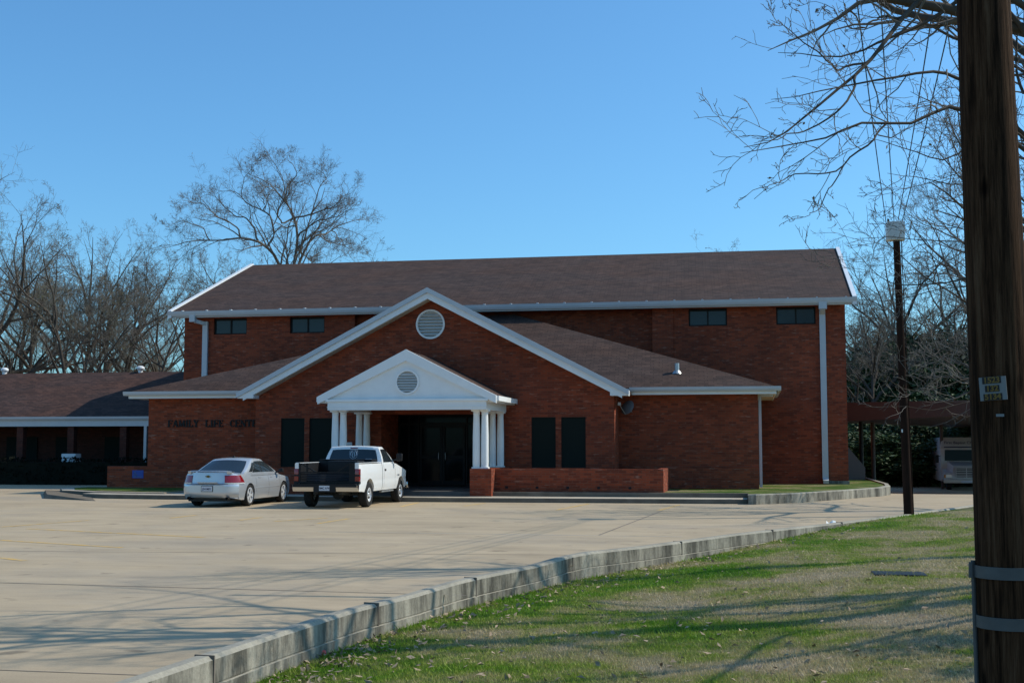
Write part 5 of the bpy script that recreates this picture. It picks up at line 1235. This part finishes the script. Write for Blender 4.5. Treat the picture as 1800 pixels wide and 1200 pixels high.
lim1 = [
    (Z1([(1150, 505), (1090, 545), (1020, 565), (920, 620), (780, 640), (700, 600), (600, 625), (520, 680), (430, 715), (280, 745), (180, 770), (60, 770)]), 13.2, 12.2, .042, 1),
    (Z1([(780, 645), (690, 715), (620, 800), (540, 855), (400, 885), (320, 885), (235, 930), (130, 1000)]), 12.85, 12.0, .026, 0),
    (Z1([(540, 855), (490, 960), (470, 1020), (410, 1075), (320, 1090)]), 12.5, 12.2, .015, 0),
    (Z1([(1140, 345), (1090, 365), (950, 350), (850, 370), (740, 405), (640, 415), (520, 425), (350, 470), (215, 500)]), 13.8, 13.0, .045, 1),
    (Z1([(1130, -140), (990, 0), (900, 90), (850, 130), (800, 195), (750, 250), (690, 360), (600, 390), (520, 445), (440, 560), (370, 630), (280, 670), (180, 710), (80, 740)]), 14.4, 12.6, .062, 1),
    (Z1([(690, 360), (560, 350), (480, 300), (400, 240), (340, 170), (210, 100)]), 13.5, 13.0, .019, 0),
    (Z1([(1280, -60), (1100, 40), (970, 150), (860, 170), (770, 215), (700, 250), (600, 290), (480, 285), (400, 270), (250, 265)]), 14.6, 14.0, .055, 1),
    (Z1([(640, 420), (580, 540), (480, 600), (390, 650), (250, 690), (130, 720)]), 13.3, 12.5, .021, 0),
    (Z1([(1300, 560), (1170, 770), (1060, 830), (960, 780), (880, 720), (700, 690)]), 13.6, 13.0, .03, 1),
    (Z1([(1300, 800), (1180, 960), (1060, 920), (940, 880), (800, 870)]), 13.9, 13.3, .026, 1),
    (Z1([(1250, 250), (1140, 120), (1000, 130), (860, 100), (700, 80), (600, 60)]), 14.9, 14.6, .035, 1),
    (Z1([(900, -60), (780, 60), (690, 160), (600, 130), (570, 60)]), 14, 13.4, .02, 0),
    (Z1([(560, -80), (500, 20), (480, 60)]), 13.6, 13.2, .012, 0), (Z1([(330, -60), (300, 10), (260, 40)]), 13.6, 13.2, .012, 0),
    (Z1([(1600, 380), (1480, 500), (1440, 330), (1460, 130), (1430, -40)]), 14.5, 14.8, .05, 1),
    (Z1([(1600, 700), (1500, 760), (1440, 600), (1480, 480)]), 14.3, 14.5, .03, 1),
]
b1x, b1y = camxy(7.1, 14.6)
sdir = np.array([sv[0], sv[1]]) / math.tan(SUN_EL)
def up_sun(px, py, h): g_ = atZ(px, py, 0.); return (g_[0] + sdir[0] * h, g_[1] + sdir[1] * h, h)
lim1 += [
    ([up_sun(760, 1055, 7.6), up_sun(622, 1062, 8.0), up_sun(300, 1079, 8.5), up_sun(0, 1093, 9.0), up_sun(-250, 1100, 9.3)], 0, 0, .085, 1),
    ([up_sun(600, 1095, 7.2), up_sun(428, 1128, 7.5), up_sun(334, 1145, 7.7), up_sun(0, 1190, 8.4), up_sun(-200, 1220, 8.8)], 0, 0, .10, 1),
    ([up_sun(700, 1035, 9.0), up_sun(600, 1025, 9.6), up_sun(480, 1018, 10.2), up_sun(380, 1015, 10.8)], 0, 0, .06, 1),
]
guided(101, (b1x, b1y, gz(b1x, b1y)), 11.5, .27, lim1, 7, 14, [0, 0, 0, 7.5, 3.8, 2.0], "overhanging_tree", "bare tree with curling twigs reaching in from the top right corner before the thick pole", lp=.44, thick=.8, minr=.0035)
lim2 = [
    (Z3([(900, 180), (800, 160), (450, 130), (290, 140), (100, 140)]), 20.5, 19.5, .03, 1),
    (Z3([(900, 600), (740, 495), (540, 360), (420, 260), (310, 190), (220, 40)]), 20.8, 19.5, .042, 1),
    (Z3([(900, 360), (820, 380), (420, 435), (350, 430), (250, 380), (160, 270), (90, 190)]), 21.2, 19.8, .036, 1),
    (Z3([(680, 310), (600, 250), (490, 190), (380, 0)]), 20.6, 20, .018, 0),
    (Z3([(900, 420), (560, 470), (370, 500), (300, 525), (120, 515)]), 21, 20.2, .022, 1),
    (Z3([(900, 980), (660, 1050), (530, 1085), (420, 1075), (310, 1010), (190, 915)]), 20.5, 19.2, .022, 1),
    (Z3([(900, 1130), (620, 1200), (440, 1170), (280, 1170), (180, 1180)]), 20.2, 19.6, .014, 1),
    (Z3([(900, 780), (700, 850), (560, 800), (430, 640), (380, 560)]), 21, 20.2, .028, 1),
    (Z3([(950, 60), (760, 60), (560, 90), (440, 20)]), 21, 20.6, .022, 1),
]
lim3 = [  # limbs of an added, unseen tree, laid up-sun to cast the lawn shadows
    ([up_sun(1716, 1052, 4.6), up_sun(1400, 1050, 6.0), up_sun(1000, 1043, 7.6), up_sun(760, 1038, 8.8)], 0, 0, .10, 1),
    ([up_sun(1716, 1064, 4.6), up_sun(1350, 1062, 6.2), up_sun(1000, 1062, 7.8), up_sun(700, 1078, 9.0)], 0, 0, .11, 1),
    ([up_sun(1500, 1051, 5.6), up_sun(1330, 1030, 6.8), up_sun(1220, 1018, 7.4), up_sun(1120, 998, 8.0)], 0, 0, .05, 0),
    ([up_sun(1400, 1050, 6.0), up_sun(1250, 1032, 6.9), up_sun(1150, 1028, 7.5), up_sun(1020, 1022, 8.0)], 0, 0, .05, 0),
    ([up_sun(1716, 1110, 3.8), up_sun(1620, 1085, 4.4), up_sun(1585, 1120, 4.8), up_sun(1570, 1165, 5.2), up_sun(1550, 1230, 5.6)], 0, 0, .06, 1),
    ([up_sun(1620, 1085, 4.4), up_sun(1520, 1098, 5.2), up_sun(1400, 1100, 5.8)], 0, 0, .035, 0),
    ([up_sun(1650, 1140, 4.2), up_sun(1300, 1172, 6.0), up_sun(1130, 1180, 6.8), up_sun(900, 1150, 7.6)], 0, 0, .08, 1),
]
b5x, b5y = camxy(12.6, 17.0)
guided(404, (b5x, b5y, gz(b5x, b5y)), 10.5, .3, lim3, 5, 14, [0, 0, 0, 5, 3, 1.5], "bare_tree", "unseen bare tree added beyond the right edge to cast branch shadows on the lawn", lp=.3, thick=1.0, end=.4)
b2x, b2y = camxy(10.0, 21.6)
guided(202, (b2x, b2y, gz(b2x, b2y)), 11, .25, lim2, 9, 21, [0, 0, 0, 8.0, 4.8, 2.6], "drooping_tree", "bare tree with drooping sunlit twigs crossing in front of the thin pole")
Zb = lambda l: [(200 + x * .311, 240 + y * .311) for x, y in l]
limb = [
    (Zb([(1025, 730), (1030, 620), (1050, 480), (1010, 420), (960, 350), (900, 290), (830, 255), (740, 200)]), 88, 88, .20, 1),
    (Zb([(1050, 480), (1110, 450), (1160, 410), (1250, 375), (1310, 330), (1370, 290)]), 88, 85, .12, 0),
    (Zb([(1160, 410), (1150, 330), (1165, 280), (1200, 240), (1180, 200), (1100, 150)]), 86.5, 89, .085, 0),
    (Zb([(960, 350), (990, 290), (1025, 230), (1030, 170), (960, 100)]), 88, 90, .09, 0),
    (Zb([(1040, 715), (1080, 610), (1140, 560), (1210, 545), (1260, 500), (1340, 490), (1430, 470)]), 88, 91, .17, 1),
    (Zb([(1210, 545), (1270, 570), (1320, 630), (1390, 635)]), 89.5, 87, .07, 0),
    (Zb([(955, 725), (880, 640), (800, 590), (730, 575), (640, 590), (540, 580), (470, 590), (390, 590), (290, 630)]), 88, 84, .20, 1),
    (Zb([(730, 575), (690, 500), (600, 455), (540, 400), (470, 380), (380, 360)]), 86.5, 84, .12, 0),
    (Zb([(880, 640), (920, 560), (890, 460), (840, 410), (740, 375), (690, 310), (600, 300), (500, 270)]), 87.6, 90, .15, 0),
    (Zb([(540, 580), (490, 500), (420, 490), (300, 500), (250, 490)]), 85.5, 83, .08, 0),
    (Zb([(890, 460), (860, 400), (820, 300), (790, 230)]), 88.5, 91, .08, 0),
    (Zb([(1035, 450), (940, 500), (930, 420), (1000, 300), (900, 170)]), 88, 84, .09, 0),
    (Zb([(1045, 520), (930, 520), (840, 600), (760, 620)]), 88, 91, .06, 0),
    (Zb([(1080, 610), (1100, 500), (1190, 470), (1290, 440), (1400, 400)]), 88.5, 85, .08, 0),
    (Zb([(800, 590), (760, 470), (650, 420), (560, 330), (500, 340)]), 87, 90, .09, 0),
    (Zb([(1030, 620), (1110, 700), (1180, 640), (1200, 560)]), 88, 90, .06, 0),
    (Zb([(690, 310), (720, 250), (800, 150), (850, 130)]), 89, 87, .06, 0),
]
bg_ = atD(521, 700, 88)
guided(303, (bg_[0], bg_[1], -.1), 9.5, .52, limb, 0, 88, [0, 0, 0, 13, 8.5, 6.5], "spreading_tree", "largest bare tree, broad domed crown rising over the left end of the tall roof", minr=.0055, group=GL, thick=.85, jit=.6, buds=300, bsz=.05, mt='bark_pale', joinz=1.0, fine=.0, lenf=(0, 0, .4, .46, .5, .62), lp=.66)
b3x, b3y = camxy(15.4, 36.5)
protos['f'] = grow(77, 13, .25, .25, 9, .95, [0, 0, 5.5, 5, 4.2, 3], minr=.006)
tree("bare_tree", 'f', (b3x, b3y, gz(b3x, b3y)), .7, 1.0, "bare tree beyond the lawn on the right, shading the drive", group=GX)
# unseen evergreen bush added off the right edge to cast shade by the pole
b4x, b4y = camxy(6.9, 11.6)
protos['e3'] = evergreen(31, 9000, 30)
tree("shade_bush", 'e3', (b4x, b4y, gz(b4x, b4y)), 0, (.42, .42), "unseen dark evergreen bush added beyond the right edge to shade the lawn by the pole", "bush")

# ------------------------------------------------------------------ lawn: blades, litter, box lid
rgl = np.random.default_rng(17)
N = 420000
D = 8.2 * (34.0 / 8.2) ** rgl.uniform(0, 1, N) ; PX = rgl.uniform(-560, 960, N); Xc = PX / 2200 * D
gx_ = _R[0] * Xc + _FH[0] * D; gy_ = _R[1] * Xc + _FH[1] * D
kxv = np.interp(gy_, [a for a, b_ in KX], [b_ for a, b_ in KX]); ok = gx_ > kxv + .06
gx_, gy_, D = gx_[ok], gy_[ok], D[ok]
zz_ = np.array([lawnz(a, c) for a, c in zip(gx_, gy_)])
n = len(gx_); edge = np.clip(1.0 - (gx_ - np.interp(gy_, [a for a, b_ in KX], [b_ for a, b_ in KX])) / .5, 0, 1)
h = rgl.gamma(3, .0055, n) * (1 + .9 * edge) + .008; wd = np.clip(.0018 + .00022 * D, 0, .01) * rgl.uniform(.7, 1.5, n)
a = rgl.uniform(0, 2 * np.pi, n); tl_ = rgl.normal(0, .55, (n, 2)) * h[:, None]
B0 = np.stack([gx_ - np.cos(a) * wd, gy_ - np.sin(a) * wd, zz_ - .005], 1); B1 = np.stack([gx_ + np.cos(a) * wd, gy_ + np.sin(a) * wd, zz_ - .005], 1); T0 = np.stack([gx_ + tl_[:, 0], gy_ + tl_[:, 1], zz_ + h], 1)
V = np.stack([B0, B1, T0], 1).reshape(-1, 3)
tag(link("grass", npmesh("grass", V, np.arange(3 * n).reshape(-1, 3), [M['blade']], smooth=False)), "short patchy winter grass, green and straw coloured, across the lawn", "grass", kind="stuff")
# dry leaves
n = 1500; D = 8.5 * (30 / 8.5) ** rgl.uniform(0, 1, n); Xc = rgl.uniform(-540, 900, n) / 2200 * D; lx = _R[0] * Xc + _FH[0] * D; ly = _R[1] * Xc + _FH[1] * D
near = rgl.uniform(size=n) < .38; kk = np.array([kx(y) for y in ly]); lx = np.where(near, kk + .08 + np.abs(rgl.normal(0, .45, n)), lx); ok = lx > kk + .06; lx, ly = lx[ok], ly[ok]
cl = [(atZ(600, 1150, -.2), .28, 60), (atZ(730, 1072, -.2), .15, 26), (atZ(570, 1165, -.2), .2, 30), (atZ(470, 1190, -.2), .2, 24), (atZ(650, 1120, -.2), .15, 14)]
for c, s, k in cl: lx = np.concatenate([lx, rgl.normal(c[0], s, k)]); ly = np.concatenate([ly, rgl.normal(c[1], s * 1.2, k)])
ok = np.array([x > kx(y) + .05 for x, y in zip(lx, ly)]); lx, ly = lx[ok], ly[ok]; n = len(lx)
cz_ = np.array([lawnz(x, y) for x, y in zip(lx, ly)]) + .018 + np.abs(rgl.normal(0, .012, n)); cc = np.stack([lx, ly, cz_], 1)
e = rgl.normal(0, 1, (n, 3)); e[:, 2] *= .35; e /= np.linalg.norm(e, axis=1)[:, None]; f = np.cross(e, rgl.normal([0, 0, 1.], .45, (n, 3))); f /= np.linalg.norm(f, axis=1)[:, None]; s = rgl.uniform(.018, .05, (n, 1)); up_ = np.cross(e, f) * s * rgl.uniform(-.5, .5, (n, 1))
V = np.stack([cc - e * s, cc - f * s * .5 + up_, cc + e * s, cc + f * s * .5 + up_], 1).reshape(-1, 3); Q = np.concatenate([np.stack([np.arange(n) * 4, np.arange(n) * 4 + 1, np.arange(n) * 4 + 2], 1), np.stack([np.arange(n) * 4, np.arange(n) * 4 + 2, np.arange(n) * 4 + 3], 1)])
tag(link("leaf_litter", npmesh("leaf_litter", V, Q, [M['leaf']], smooth=False)), "scattered dry brown leaves on the lawn and along the kerb", "leaves", kind="stuff")
p = atZ(1580, 1001, .1); z = lawnz(p[0], p[1])
ml = MB(); ml.box(p[0] - .36, p[0] + .36, p[1] - .26, p[1] + .26, z - .1, z + .02); mo = tag(ml.build("meter_box_lid", M['black'], bevel=.015), "dark rectangular utility box lid set in the lawn", "utility lid")
p = atZ(562, 1147, -.2)
cn_ = MB(); cn_.lathe([(.028, -.055), (.033, -.05), (.033, .05), (.026, .06)], (0, 0, 0), 'x', 14); Rr = Matrix.Translation((p[0], p[1], lawnz(p[0], p[1]) + .035)) @ Matrix.Rotation(.5, 4, 'Z'); cn_.v = [tuple(Rr @ Vector(q)) for q in cn_.v]
tag(cn_.build("drink_can", M['redcan'], smooth=True), "crushed red drink can among dry leaves by the kerb", "can")
p = atZ(1461, 925, -.02); pm = MB(); rr_ = random.Random(4)
g = [(p[0] + (i % 4 - 1.5) * .07, p[1] + (i // 4 - 1) * .08, lawnz(p[0], p[1]) + .03 + rr_.uniform(0, .11)) for i in range(12)]
pm.add(g, [(r * 4 + c, r * 4 + c + 1, r * 4 + c + 5, r * 4 + c + 4) for r in range(2) for c in range(3)]); tag(pm.build("paper_scrap", M['paper']), "crumpled white paper scrap on the grass beside the kerb", "paper")
